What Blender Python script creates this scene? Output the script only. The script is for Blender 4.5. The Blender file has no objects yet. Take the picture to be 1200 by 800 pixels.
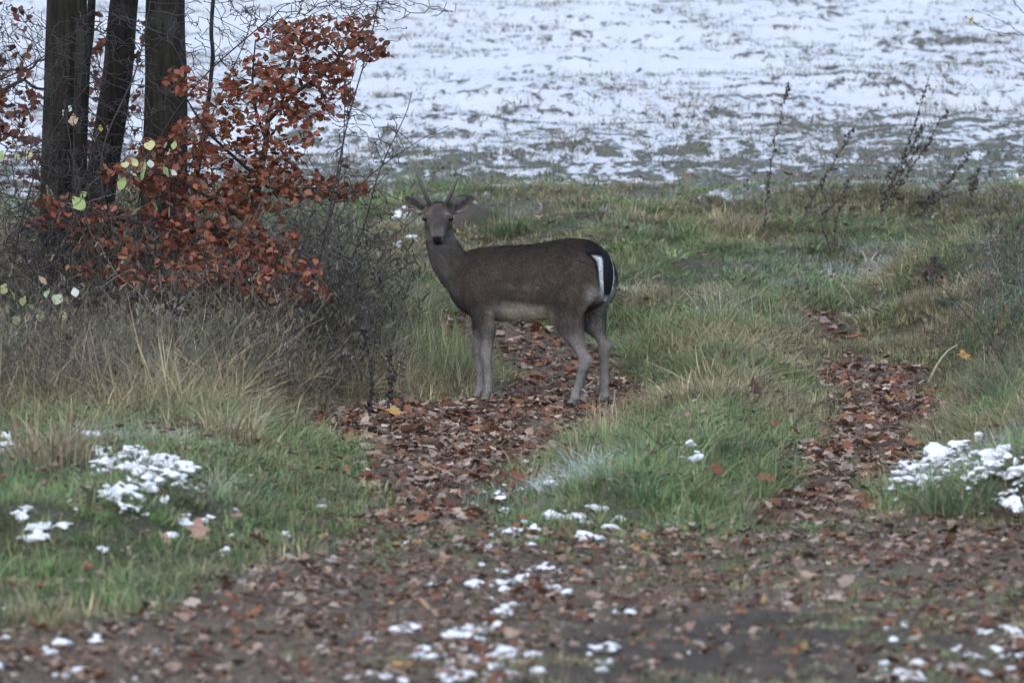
import bpy, bmesh, math, random
import numpy as np
from mathutils import Vector, Matrix, Euler

# ------------------------------------------------------------------ camera, sky, sun, exposure
random.seed(7)
RNG = np.random.default_rng(7)
scene = bpy.context.scene
COL = scene.collection
FPX = 6720.0            # focal length in pixels of the 1200 px wide photograph
CAMZ = 1.9
PITCH = 0.0522
FOCUS = 30.0
cam_data = bpy.data.cameras.new('camera')
cam = bpy.data.objects.new('camera', cam_data)
COL.objects.link(cam)
cam.location = (0, 0, CAMZ)
cam.rotation_euler = (math.pi / 2 - PITCH, 0, 0)
cam_data.sensor_width = 36.0
cam_data.lens = FPX / 1200.0 * 36.0
cam_data.clip_start = 0.5
cam_data.clip_end = 4000
cam_data.dof.use_dof = True
cam_data.dof.focus_distance = FOCUS
cam_data.dof.aperture_fstop = 5.6
scene.camera = cam

SUN_EL, SUN_AZ = math.radians(48), math.radians(200)
world = bpy.data.worlds.new('World')
scene.world = world
world.use_nodes = True
wn = world.node_tree
bg = wn.nodes['Background']
sky = wn.nodes.new('ShaderNodeTexSky')
sky.sky_type = 'NISHITA'
sky.sun_disc = False
sky.sun_elevation = SUN_EL
sky.sun_rotation = SUN_AZ
sky.air_density = 1.0
sky.dust_density = 0.7
sky.ozone_density = 0.35
wn.links.new(sky.outputs[0], bg.inputs[0])
bg.inputs[1].default_value = 0.10

sd = bpy.data.lights.new('sun', 'SUN')
sd.energy = 0.5
sd.angle = math.radians(60)
sd.color = (1.0, 0.97, 0.94)
sun = bpy.data.objects.new('sun', sd)
COL.objects.link(sun)
# the sun stands behind the camera's left shoulder, high, behind cloud
sdir = Vector((math.sin(SUN_AZ) * math.cos(SUN_EL), math.cos(SUN_AZ) * math.cos(SUN_EL), math.sin(SUN_EL)))
sun.rotation_euler = sdir.to_track_quat('Z', 'Y').to_euler()
sun.location = (0, 10, 30)

vs = scene.view_settings
vs.view_transform = 'Standard'
vs.look = 'None'
vs.exposure = 2.0
vs.gamma = 1.0
vs.use_curve_mapping = False
scene.render.engine = 'CYCLES'
scene.cycles.use_denoising = True
scene.cycles.use_adaptive_sampling = True
scene.cycles.adaptive_threshold = 0.03
scene.cycles.max_bounces = 6
scene.cycles.diffuse_bounces = 2
scene.cycles.glossy_bounces = 2
scene.cycles.transmission_bounces = 3
scene.cycles.caustics_reflective = False
scene.cycles.caustics_refractive = False

# ------------------------------------------------------------------ numeric helpers
_LAT = np.random.default_rng(11).random((256, 256))


def vnoise(x, y):
    x = np.asarray(x, float); y = np.asarray(y, float)
    xi = np.floor(x).astype(int); yi = np.floor(y).astype(int)
    fx = x - xi; fy = y - yi
    fx = fx * fx * (3 - 2 * fx); fy = fy * fy * (3 - 2 * fy)
    a = _LAT[xi & 255, yi & 255]; b = _LAT[(xi + 1) & 255, yi & 255]
    c = _LAT[xi & 255, (yi + 1) & 255]; d = _LAT[(xi + 1) & 255, (yi + 1) & 255]
    return (a * (1 - fx) + b * fx) * (1 - fy) + (c * (1 - fx) + d * fx) * fy


def fbm(x, y, octaves=4, seed=0.0):
    s = 0.0; a = 0.5; t = 0.0
    x = np.asarray(x, float) + seed * 17.3; y = np.asarray(y, float) + seed * 31.7
    for _ in range(octaves):
        s = s + a * vnoise(x, y); t += a
        x = x * 2.03 + 5.1; y = y * 2.03 + 9.7; a *= 0.5
    return s / t          # 0..1


def sstep(a, b, x):
    t = np.clip((np.asarray(x, float) - a) / (b - a), 0, 1)
    return t * t * (3 - 2 * t)


def ray(px, py):
    dx = (px - 600.0) / FPX; dy = (400.0 - py) / FPX
    ca, sa = math.cos(PITCH), math.sin(PITCH)
    return np.array([dx, ca + dy * sa, -sa + dy * ca])


def at(px, py, dist):
    """the point of the place that stands at ground distance `dist` along the line of sight through a pixel"""
    d = ray(px, py)
    return np.array([0, 0, CAMZ]) + d * (dist / d[1])


# ------------------------------------------------------------------ terrain shape
_PD = np.array([-50, 0, 29, 31, 32, 34, 36, 38, 40, 42, 46, 60, 80, 110, 150, 260, 500, 3000.])
_PZ = np.array([0, 0, 0, .01, .06, .21, .38, .55, .73, .90, 1.19, 2.21, 3.67, 5.75, 7.6, 9.6, 9.8, 9.8])


def _profile(d):
    z = 0
    for o, w in ((-.9, .15), (-.45, .22), (0, .26), (.45, .22), (.9, .15)):
        z = z + w * np.interp(d + o, _PD, _PZ)
    return z


def flatpt(px, py):
    """ground point for a pixel on the smooth profile (used to lay out the regions of the place)"""
    lo, hi = 6.0, 120.0
    r = ray(px, py)
    for _ in range(40):
        m = (lo + hi) / 2
        if CAMZ + r[2] * m / r[1] > _profile(m):
            lo = m
        else:
            hi = m
    p = r * (lo / r[1])
    return p[0], lo


def poly(pts):
    return np.array([flatpt(a, b) for a, b in pts])


def sdist(P, x, y):
    """signed distance to a polygon, positive inside"""
    x = np.asarray(x, float); y = np.asarray(y, float)
    d = np.full(x.shape, 1e9); inside = np.zeros(x.shape, bool)
    n = len(P)
    for i in range(n):
        ax, ay = P[i]; bx, by = P[(i + 1) % n]
        ex, ey = bx - ax, by - ay
        t = np.clip(((x - ax) * ex + (y - ay) * ey) / (ex * ex + ey * ey + 1e-12), 0, 1)
        d = np.minimum(d, (x - ax - t * ex) ** 2 + (y - ay - t * ey) ** 2)
        c = ((ay > y) != (by > y)) & (x < ex * (y - ay) / (ey if abs(ey) > 1e-12 else 1e-12) + ax)
        inside ^= c
    d = np.sqrt(d)
    return np.where(inside, d, -d)


P_PATH1 = poly([(400, 650), (445, 590), (400, 535), (350, 495), (430, 474), (545, 472), (600, 446), (565, 412), (525, 392), (525, 378),
                (600, 380), (680, 392), (735, 440), (752, 490), (690, 522), (625, 555), (575, 600), (560, 650)])
P_PATH2 = poly([(870, 650), (905, 590), (935, 530), (975, 470), (955, 415), (935, 380), (975, 372), (1010, 410), (1080, 430), (1112, 490),
                (1080, 540), (1025, 600), (1080, 650)])
P_FRONT = poly([(-500, 850), (-500, 735), (0, 720), (150, 690), (330, 655), (420, 615), (560, 622), (700, 618), (900, 612), (1050, 610), (1250, 612),
                (1700, 612), (1700, 850)])
P_FRONT[0] = (-14, 6); P_FRONT[-1] = (14, 6); P_FRONT[1] = (-14, 18.4); P_FRONT[-2] = (14, 22.7)
P_MUD = poly([(640, 800), (690, 758), (780, 735), (900, 725), (1020, 745), (1050, 780), (1070, 840), (620, 840)])
P_LEFT = poly([(-700, 560), (-500, 370), (250, 380), (400, 410), (440, 470), (380, 520), (420, 560), (400, 620), (180, 665), (-500, 690)])
P_MID = poly([(600, 612), (640, 560), (700, 525), (760, 480), (745, 420), (860, 380), (940, 430), (955, 480), (915, 540), (880, 600), (800, 615)])
P_RIGHT = poly([(1035, 612), (1090, 545), (1120, 500), (1120, 430), (1250, 400), (1700, 400), (1700, 612)])
P_STRAW_L = poly([(-400, 390), (250, 385), (430, 430), (440, 470), (360, 500), (300, 525), (210, 545), (100, 530), (-400, 560)])
P_STRAW_M = poly([(715, 390), (800, 352), (900, 360), (930, 420), (890, 500), (760, 545), (650, 560), (640, 540), (750, 470)])
P_STRAW_R = poly([(980, 350), (1080, 320), (1700, 310), (1700, 430), (1120, 430), (1060, 400), (1000, 395)])
P_TALL_D = poly([(425, 345), (520, 330), (545, 372), (560, 400), (555, 455), (430, 465)])


P_BANK = poly([(1075, 425), (1010, 385), (1000, 335), (1080, 305), (1300, 290), (1700, 285), (1700, 440), (1150, 440)])


def H(x, y):
    x = np.asarray(x, float); y = np.asarray(y, float)
    z = _profile(y + 0.10 * np.clip(x, -8, 8) * sstep(31, 37, y))
    wob = (fbm(x * .9, y * .9, 3, 2) - .5)
    z = z + .20 * sstep(-.05, .75, sdist(P_LEFT, x, y) + wob * .5)
    z = z + .15 * sstep(-.05, .55, sdist(P_MID, x, y) + wob * .4)
    z = z + .24 * sstep(-.05, .65, sdist(P_RIGHT, x, y) + wob * .4)
    z = z + .22 * sstep(-.1, .9, sdist(P_BANK, x, y) + wob * .6)
    near = 1 - sstep(41, 44, y)
    z = z + ((fbm(x * 1.3, y * .9, 3, 61) - .5) * .34 * sstep(31.5, 34, y) * (1 - sstep(40, 42, y)) + (fbm(x * 3.1, y * 3.1, 3, 5) - .5) * .05) * near
    fld = sstep(41.5, 44, y) * (1 - sstep(120, 200, y))
    z = z + fld * ((fbm(x * 2.6, y * 1.9, 4, 8) - .5) * .12 + (fbm(x * .35, y * .55, 2, 9) - .5) * .25)
    flat = np.exp(-((x - .1) ** 2 + (y - 30) ** 2) / .6)
    return z * (1 - .6 * flat * (np.abs(z) < .1))


def Hs(x, y):
    return float(H(np.array([x]), np.array([y]))[0])


def gp(px, py):
    """where the line of sight through a pixel meets the real terrain"""
    r = ray(px, py)
    t = np.linspace(8, 120, 4000)
    X = r[0] / r[1] * t; Z = CAMZ + r[2] / r[1] * t
    k = np.argmax(Z <= H(X, t))
    return np.array([X[k], t[k], Hs(X[k], t[k])])


def litter(x, y):
    wob = (fbm(np.asarray(x) * 1.6, np.asarray(y) * 1.1, 4, 3) - .5)
    a = sstep(-.10, .12, sdist(P_PATH1, x, y) + wob * .5)
    b = sstep(-.10, .12, sdist(P_PATH2, x, y) + wob * .5)
    c = sstep(-.35, .45, sdist(P_FRONT, x, y) + wob * 1.6)
    return np.maximum(np.maximum(a, b), c)


# ------------------------------------------------------------------ object helpers
def link(o, parent=None):
    COL.objects.link(o)
    if parent is not None:
        o.parent = parent
    return o


def tag(o, label=None, cat=None, group=None, kind=None):
    if label: o['label'] = label
    if cat: o['category'] = cat
    if group: o['group'] = group
    if kind: o['kind'] = kind
    return o


def empty(name, loc=(0, 0, 0)):
    o = bpy.data.objects.new(name, None)
    o.location = loc
    o.empty_display_size = .1
    COL.objects.link(o)
    return o


def npmesh(name, V, F, mat=None, smooth=False, col=None, attrs=None):
    """F: int array (n,3) or (n,4) or a list of such arrays"""
    V = np.asarray(V, np.float32)
    Fs = F if isinstance(F, list) else [F]
    Fs = [np.asarray(f, np.int32) for f in Fs if len(f)]
    me = bpy.data.meshes.new(name)
    me.vertices.add(len(V)); me.vertices.foreach_set('co', V.ravel())
    loops = np.concatenate([f.ravel() for f in Fs])
    sizes = np.concatenate([np.full(len(f), f.shape[1], np.int32) for f in Fs])
    starts = np.concatenate([[0], np.cumsum(sizes)[:-1]]).astype(np.int32)
    me.loops.add(len(loops)); me.loops.foreach_set('vertex_index', loops)
    me.polygons.add(len(sizes)); me.polygons.foreach_set('loop_start', starts)
    if smooth:
        me.polygons.foreach_set('use_smooth', np.ones(len(sizes), bool))
    me.update(calc_edges=True)
    if col is not None:
        c = np.ones((len(V), 4), np.float32); c[:, :3] = np.asarray(col)[:, :3]
        a = me.attributes.new('col', 'FLOAT_COLOR', 'POINT')
        a.data.foreach_set('color', c.ravel())
    for k, v in (attrs or {}).items():
        a = me.attributes.new(k, 'FLOAT', 'POINT')
        a.data.foreach_set('value', np.asarray(v, np.float32))
    if mat is not None:
        me.materials.append(mat)
    return me


def mobj(name, me, parent=None, loc=None):
    o = bpy.data.objects.new(name, me)
    if loc is not None:
        o.location = loc
    return link(o, parent)


class Geo:
    """collects pieces (verts, faces, colour) of ONE thing or part"""
    def __init__(s):
        s.V, s.F3, s.F4, s.C, s.n = [], [], [], [], 0

    def add(s, V, F, c=None):
        V = np.asarray(V, float); F = np.asarray(F, int)
        (s.F3 if F.shape[1] == 3 else s.F4).append(F + s.n)
        s.V.append(V); s.n += len(V)
        c = np.asarray((.5, .5, .5) if c is None else c, float)
        s.C.append(np.broadcast_to(c, (len(V), 3)) if c.ndim == 1 else c)

    def mesh(s, name, mat, smooth=False, origin=(0, 0, 0)):
        F = []
        if s.F3: F.append(np.concatenate(s.F3))
        if s.F4: F.append(np.concatenate(s.F4))
        return npmesh(name, np.concatenate(s.V) - np.asarray(origin), F, mat, smooth, np.concatenate(s.C))


def tube(pts, rad, sides=5, cap=True):
    P = np.asarray(pts, float); n = len(P)
    R = np.broadcast_to(np.asarray(rad, float), (n,))
    T = np.gradient(P, axis=0); T /= np.linalg.norm(T, axis=1, keepdims=True) + 1e-12
    ref = np.array([.31, .87, .12]) if abs(T[0] @ np.array([.31, .87, .12])) < .8 else np.array([.9, .1, .3])
    A = np.cross(T, ref); A /= np.linalg.norm(A, axis=1, keepdims=True) + 1e-12
    B = np.cross(T, A)
    th = np.linspace(0, 2 * math.pi, sides, endpoint=False)
    V = P[:, None] + R[:, None, None] * (np.cos(th)[None, :, None] * A[:, None] + np.sin(th)[None, :, None] * B[:, None])
    V = V.reshape(-1, 3)
    i = np.arange(n - 1)[:, None] * sides; j = np.arange(sides)[None]
    k = (j + 1) % sides
    F = np.stack([i + j, i + k, i + sides + k, i + sides + j], -1).reshape(-1, 4)
    return V, F


def smooth_line(pts, n=10, wob=0.0, rng=RNG):
    """Catmull-Rom through points"""
    P = np.asarray(pts, float)
    Q = np.vstack([2 * P[0] - P[1], P, 2 * P[-1] - P[-2]])
    out = []
    for i in range(len(P) - 1):
        a, b, c, d = Q[i:i + 4]
        t = np.linspace(0, 1, n, endpoint=False)[:, None]
        out.append(.5 * ((2 * b) + (c - a) * t + (2 * a - 5 * b + 4 * c - d) * t ** 2 + (3 * b - 3 * c + d - a) * t ** 3))
    out.append(P[-1:])
    L = np.vstack(out)
    if wob:
        L[1:-1] += rng.normal(0, wob, L[1:-1].shape)
    return L


# ------------------------------------------------------------------ materials
def new_mat(name):
    m = bpy.data.materials.new(name); m.use_nodes = True
    nt = m.node_tree
    return m, nt, nt.nodes['Principled BSDF'], nt.nodes['Material Output']


def nd(nt, typ, **kw):
    n = nt.nodes.new(typ)
    for k, v in kw.items():
        if k == 'inp':
            for a, b in v.items(): n.inputs[a].default_value = b
        else:
            setattr(n, k, v)
    return n


def mathn(nt, op, a, b=None, c=None, clamp=False):
    n = nt.nodes.new('ShaderNodeMath'); n.operation = op; n.use_clamp = clamp
    for i, v in enumerate((a, b, c)):
        if v is None: continue
        if isinstance(v, (int, float)): n.inputs[i].default_value = v
        else: nt.links.new(v, n.inputs[i])
    return n.outputs[0]


def mix(nt, fac, a, b, blend='MIX'):
    n = nt.nodes.new('ShaderNodeMix'); n.data_type = 'RGBA'; n.blend_type = blend
    for s, v in ((n.inputs[0], fac), (n.inputs[6], a), (n.inputs[7], b)):
        if isinstance(v, (int, float)): s.default_value = v
        elif isinstance(v, tuple): s.default_value = (*v, 1) if len(v) == 3 else v
        else: nt.links.new(v, s)
    return n.outputs[2]


def noise(nt, scale, detail=4, rough=.55, vec=None, dist=0.0):
    n = nd(nt, 'ShaderNodeTexNoise', inp={'Scale': scale, 'Detail': detail, 'Roughness': rough, 'Distortion': dist})
    if vec is not None: nt.links.new(vec, n.inputs['Vector'])
    return n.outputs['Fac']


def mapping(nt, scale):
    g = nd(nt, 'ShaderNodeNewGeometry')
    m = nd(nt, 'ShaderNodeMapping'); m.inputs['Scale'].default_value = scale
    nt.links.new(g.outputs['Position'], m.inputs['Vector'])
    return m.outputs[0]


def ramp(nt, fac, stops):
    n = nt.nodes.new('ShaderNodeValToRGB')
    e = n.color_ramp.elements
    while len(e) < len(stops): e.new(.5)
    for k, (p, c) in enumerate(stops):
        e[k].position = p; e[k].color = (*c, 1)
    nt.links.new(fac, n.inputs[0])
    return n.outputs[0]


def bump(nt, h, strength, dist, bsdf):
    b = nd(nt, 'ShaderNodeBump', inp={'Strength': strength, 'Distance': dist})
    nt.links.new(h, b.inputs['Height']); nt.links.new(b.outputs[0], bsdf.inputs['Normal'])


def vc_mat(name, rough=.8, spec=.2, var=.35, nscale=60, translucent=0.0, bumpd=0.0):
    """mesh colour 'col' varied by fine noise; optional thin translucency for leaves"""
    m, nt, b, out = new_mat(name)
    a = nd(nt, 'ShaderNodeAttribute', attribute_name='col')
    n = noise(nt, nscale, 3, .6, mapping(nt, (1, 1, 1)))
    f = mathn(nt, 'MULTIPLY_ADD', n, 2 * var, 1 - var)
    c = mix(nt, 1.0, a.outputs['Color'], (1, 1, 1), 'MULTIPLY')
    cc = nd(nt, 'ShaderNodeCombineColor')
    for i in range(3): nt.links.new(f, cc.inputs[i])
    c = mix(nt, 1.0, a.outputs['Color'], cc.outputs[0], 'MULTIPLY')
    nt.links.new(c, b.inputs['Base Color'])
    b.inputs['Roughness'].default_value = rough
    b.inputs['Specular IOR Level'].default_value = spec
    if bumpd: bump(nt, n, .6, bumpd, b)
    if translucent:
        t = nd(nt, 'ShaderNodeBsdfTranslucent'); nt.links.new(c, t.inputs[0])
        s = nd(nt, 'ShaderNodeMixShader'); s.inputs[0].default_value = translucent
        nt.links.new(b.outputs[0], s.inputs[1]); nt.links.new(t.outputs[0], s.inputs[2])
        nt.links.new(s.outputs[0], out.inputs[0])
    return m


M_LEAF = vc_mat('dry_leaf', .75, .25, .35, 90, .15)
M_FOLIAGE = vc_mat('beech_leaf', .6, .3, .3, 70, .3)
M_TWIG = vc_mat('twig_bark', .85, .15, .4, 120, 0, .002)
M_HERB = vc_mat('dead_herb', .9, .1, .3, 80, .1)


def make_snow_mat():
    m, nt, b, out = new_mat('snow')
    v = mapping(nt, (1, 1, 1))
    n = noise(nt, 40, 5, .6, v)
    c = ramp(nt, n, [(.2, (.62, .61, .60)), (.7, (.77, .755, .74))])
    nt.links.new(c, b.inputs['Base Color'])
    b.inputs['Roughness'].default_value = .7
    b.inputs['Specular IOR Level'].default_value = .2
    bump(nt, noise(nt, 120, 4, .7, v), .7, .008, b)
    return m


M_SNOW = make_snow_mat()


def make_ground_mat():
    m, nt, b, out = new_mat('ground_soil')
    at_ = lambda k: nd(nt, 'ShaderNodeAttribute', attribute_name=k).outputs['Fac']
    v = mapping(nt, (1, 1, 1))
    n1 = noise(nt, 3.0, 6, .62, v); n2 = noise(nt, 26, 5, .65, v); n3 = noise(nt, 90, 3, .6, v)
    soil = ramp(nt, n2, [(.25, (.030, .024, .018)), (.5, (.062, .047, .035)), (.75, (.12, .09, .065))])
    duff = ramp(nt, n2, [(.27, (.05, .036, .023)), (.40, (.14, .10, .064)), (.48, (.24, .175, .12)), (.54, (.10, .078, .046)), (.64, (.27, .20, .145)), (.74, (.12, .085, .055)), (.85, (.34, .26, .19))])
    turf = ramp(nt, n2, [(.25, (.04, .042, .024)), (.5, (.085, .085, .048)), (.62, (.14, .115, .08)), (.8, (.19, .165, .11))])
    mud = ramp(nt, n2, [(.3, (.030, .023, .017)), (.45, (.075, .057, .042)), (.55, (.05, .038, .028)), (.7, (.14, .108, .08))])
    c = mix(nt, at_('litter'), turf, duff)
    c = mix(nt, at_('mud'), c, mud)
    # field: soil, short weeds and lying snow
    vf = mapping(nt, (7.5, 2.4, 0))
    f1 = noise(nt, 1.0, 8, .78, vf, .0)
    f2 = noise(nt, 1.0, 4, .65, mapping(nt, (1.6, 1.1, 0)))
    f3 = noise(nt, .35, 3, .5, mapping(nt, (.8, .6, 0)))
    veg = ramp(nt, noise(nt, 4, 4, .6, vf), [(.3, (.09, .07, .055)), (.43, (.20, .165, .13)), (.54, (.11, .13, .08)), (.62, (.24, .22, .17)), (.75, (.15, .175, .11))])
    c = mix(nt, at_('field'), c, veg)
    s = mathn(nt, 'ADD', mathn(nt, 'MULTIPLY', f1, 1.7), mathn(nt, 'MULTIPLY', f2, .25))
    s = mathn(nt, 'ADD', s, mathn(nt, 'MULTIPLY', f3, .25))
    g_ = nd(nt, 'ShaderNodeNewGeometry'); sx_ = nd(nt, 'ShaderNodeSeparateXYZ'); nt.links.new(g_.outputs['Position'], sx_.inputs[0])
    row = mathn(nt, 'SINE', mathn(nt, 'ADD', mathn(nt, 'MULTIPLY', sx_.outputs['Y'], 6.6), mathn(nt, 'MULTIPLY', noise(nt, 1.0, 3, .5, mapping(nt, (.5, .5, 0))), 9.0)))
    s = mathn(nt, 'ADD', s, mathn(nt, 'MULTIPLY', row, .045))      # drilled crop rows
    s = mathn(nt, 'ADD', s, at_('snow'))
    sf = nd(nt, 'ShaderNodeMapRange', interpolation_type='SMOOTHSTEP', inp={'From Min': 1.09, 'From Max': 1.19})
    nt.links.new(s, sf.inputs[0])
    c = mix(nt, sf.outputs[0], c, (.76, .745, .73))
    nt.links.new(c, b.inputs['Base Color'])
    b.inputs['Roughness'].default_value = .9
    b.inputs['Specular IOR Level'].default_value = .15
    h = mathn(nt, 'ADD', n2, mathn(nt, 'MULTIPLY', n3, .4))
    h = mathn(nt, 'ADD', h, mathn(nt, 'MULTIPLY', sf.outputs[0], .8))
    bump(nt, h, 1.0, .05, b)
    return m


M_GROUND = make_ground_mat()


def make_grass_mat(name, tipstraw=.35, rough=.7, deadk=.7):
    """colour comes per tuft ('tint'), varies per blade ('rnd'), rime sits on the upper blade ('frost')"""
    m, nt, b, out = new_mat(name)
    t = nd(nt, 'ShaderNodeAttribute', attribute_name='tint', attribute_type='INSTANCER')
    fr = nd(nt, 'ShaderNodeAttribute', attribute_name='frost', attribute_type='INSTANCER')
    r = nd(nt, 'ShaderNodeAttribute', attribute_name='rnd').outputs['Fac']
    h = nd(nt, 'ShaderNodeAttribute', attribute_name='ht').outputs['Fac']
    k = mathn(nt, 'MULTIPLY_ADD', r, .9, .55)
    cc = nd(nt, 'ShaderNodeCombineColor')
    for i in range(3): nt.links.new(k, cc.inputs[i])
    c = mix(nt, 1.0, t.outputs['Color'], cc.outputs[0], 'MULTIPLY')
    dead = mathn(nt, 'MULTIPLY', mathn(nt, 'GREATER_THAN', mathn(nt, 'FRACT', mathn(nt, 'MULTIPLY', r, 7.3)), .72), deadk)
    c = mix(nt, dead, c, (.31, .245, .145))
    c = mix(nt, mathn(nt, 'MULTIPLY', mathn(nt, 'MULTIPLY', h, h), tipstraw), c, (.22, .18, .10))
    f = mathn(nt, 'MULTIPLY', fr.outputs['Fac'], mathn(nt, 'MULTIPLY_ADD', h, .9, .1), clamp=True)
    f = mathn(nt, 'MULTIPLY', f, mathn(nt, 'MULTIPLY_ADD', r, .8, .5), clamp=True)
    c = mix(nt, f, c, (.78, .81, .85))
    nt.links.new(c, b.inputs['Base Color'])
    b.inputs['Roughness'].default_value = rough
    b.inputs['Specular IOR Level'].default_value = .25
    tr = nd(nt, 'ShaderNodeBsdfTranslucent'); nt.links.new(c, tr.inputs[0])
    s = nd(nt, 'ShaderNodeMixShader'); s.inputs[0].default_value = .25
    nt.links.new(b.outputs[0], s.inputs[1]); nt.links.new(tr.outputs[0], s.inputs[2])
    nt.links.new(s.outputs[0], out.inputs[0])
    return m


M_GRASS = make_grass_mat('grass_blade')
M_DRYHERB = make_grass_mat('dry_herb_blade', .05, .9, .18)


def make_bark_mat(name, c0, c1, vscale, bd):
    m, nt, b, out = new_mat(name)
    v = mapping(nt, (vscale, vscale, vscale * .12))
    n = noise(nt, 1.0, 6, .6, v, .6)
    n2 = noise(nt, 6, 4, .6, mapping(nt, (1, 1, 1)))
    moss = noise(nt, 2.2, 3, .5, mapping(nt, (1, 1, .6)))
    c = ramp(nt, n, [(.32, c0), (.70, c1)])
    c = mix(nt, mathn(nt, 'MULTIPLY', mathn(nt, 'GREATER_THAN', n2, .56), .3), c, (.06, .064, .055))
    mr = nd(nt, 'ShaderNodeMapRange', inp={'From Min': .5, 'From Max': .75, 'To Max': .45}); nt.links.new(moss, mr.inputs[0])
    c = mix(nt, mr.outputs[0], c, (.028, .034, .017))
    nt.links.new(c, b.inputs['Base Color'])
    b.inputs['Roughness'].default_value = .9
    b.inputs['Specular IOR Level'].default_value = .15
    bump(nt, n, 1.0, bd, b)
    return m


M_BARK = make_bark_mat('tree_bark', (.008, .0068, .0058), (.036, .029, .023), 34, .04)

# ------------------------------------------------------------------ the ground, one sheet to the horizon
def axis(parts):
    out = [parts[0][0]]
    for a, b, s in parts:
        n = max(1, int(round((b - a) / s)))
        out += list(np.linspace(a, b, n + 1)[1:])
    return np.array(out)


gx = axis([(-1500, -300, 300), (-300, -60, 40), (-60, -16, 4), (-16, -7, .6), (-7, -4.5, .15), (-4.5, 4.5, .045), (4.5, 7, .15), (7, 16, .6), (16, 60, 4), (60, 300, 40), (300, 1500, 300)])
gy = axis([(-1500, -300, 300), (-300, -40, 40), (-40, 8, 3), (8, 15, .4), (15, 34, .05), (34, 44, .08), (44, 72, .13), (72, 110, .7), (110, 200, 4), (200, 500, 30), (500, 1900, 200)])
GX, GY = np.meshgrid(gx, gy)
gxv, gyv = GX.ravel(), GY.ravel()
GZ = H(gxv, gyv)
ni, nj = len(gy), len(gx)
ii, jj = np.meshgrid(np.arange(ni - 1), np.arange(nj - 1), indexing='ij')
q = (ii * nj + jj).ravel()
gF = np.stack([q, q + 1, q + nj + 1, q + nj], -1)
lit_v = litter(gxv, gyv)
fld_v = sstep(39.0, 41.0, gyv + (fbm(gxv * 1.5, gyv * .8, 3, 6) - .5) * 2.0)
mud_v = sstep(-.40, .30, sdist(P_MUD, gxv, gyv) + (fbm(gxv * 3, gyv * 2, 4, 4) - .5) * 1.6) * .78
hump = (fbm(gxv * 2.6, gyv * 1.9, 4, 8) - .5)
snow_v = np.where(gyv < 38.8, -1.0, np.interp(gyv, [38.8, 39.6, 41.2, 44, 48, 56, 75], [-.4, -.13, -.02, .06, .17, .22, .24])) - hump * .35
snow_v = snow_v - .14 * np.exp(-((gxv - 4.2) ** 2 / 1.0 + (gyv - 55) ** 2 / 9)) - .10 * np.exp(-((gxv - 3.0) ** 2 / .6 + (gyv - 47) ** 2 / 6))
ground = mobj('ground', npmesh('ground', np.stack([gxv, gyv, GZ], -1), gF, M_GROUND, True, None,
                               {'litter': lit_v, 'field': fld_v, 'mud': mud_v, 'snow': snow_v}))
tag(ground, kind='structure')

# ------------------------------------------------------------------ instanced ground cover (what nobody could count)
def blades(n, rad, h, hvar, w, lean, seed, segs=3, droop=.4):
    r = np.random.default_rng(seed)
    a = r.uniform(0, 2 * np.pi, n); rr = rad * np.sqrt(r.random(n))
    base = np.stack([rr * np.cos(a), rr * np.sin(a), np.full(n, -.01)], -1)
    az = a + r.normal(0, .9, n)
    hh = h * (1 + hvar * r.normal(0, 1, n)).clip(.35, 1.8)
    ln = (lean * r.gamma(2, .5, n)).clip(0, 1.6)
    ww = w * r.uniform(.6, 1.3, n)
    dirv = np.stack([np.cos(az), np.sin(az), np.zeros(n)], -1)
    sa = az + np.pi / 2 + r.normal(0, .6, n)
    side = np.stack([np.cos(sa), np.sin(sa), np.zeros(n)], -1)
    rnd = r.random(n)
    V, ht, rd = [], [], []
    for k in range(segs + 1):
        t = k / segs
        p = base + dirv * (hh * ln * t ** 1.7)[:, None]
        p[:, 2] += hh * (t - droop * np.minimum(ln, 1.2) * t ** 2.2)
        if k < segs:
            wd = ww * (1 - .75 * t)
            V += [p - side * wd[:, None] / 2, p + side * wd[:, None] / 2]
            ht += [np.full(n, t)] * 2; rd += [rnd] * 2
        else:
            V.append(p); ht.append(np.full(n, 1.)); rd.append(rnd)
    V = np.stack(V, 1).reshape(-1, 3); ht = np.stack(ht, 1).ravel(); rd = np.stack(rd, 1).ravel()
    per = 2 * segs + 1
    o = (np.arange(n) * per)[:, None]
    F4 = np.concatenate([o + np.array([[2 * k, 2 * k + 1, 2 * k + 3, 2 * k + 2]]) for k in range(segs - 1)])
    F3 = o + np.array([[2 * segs - 2, 2 * segs - 1, 2 * segs]])
    return V, [F3, F4], ht, rd


def proto_collection(name, meshes):
    c = bpy.data.collections.new(name)
    for i, me in enumerate(meshes):
        o = bpy.data.objects.new('%s_sample_%02d' % (name, i), me)
        c.objects.link(o)
    return c


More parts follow.
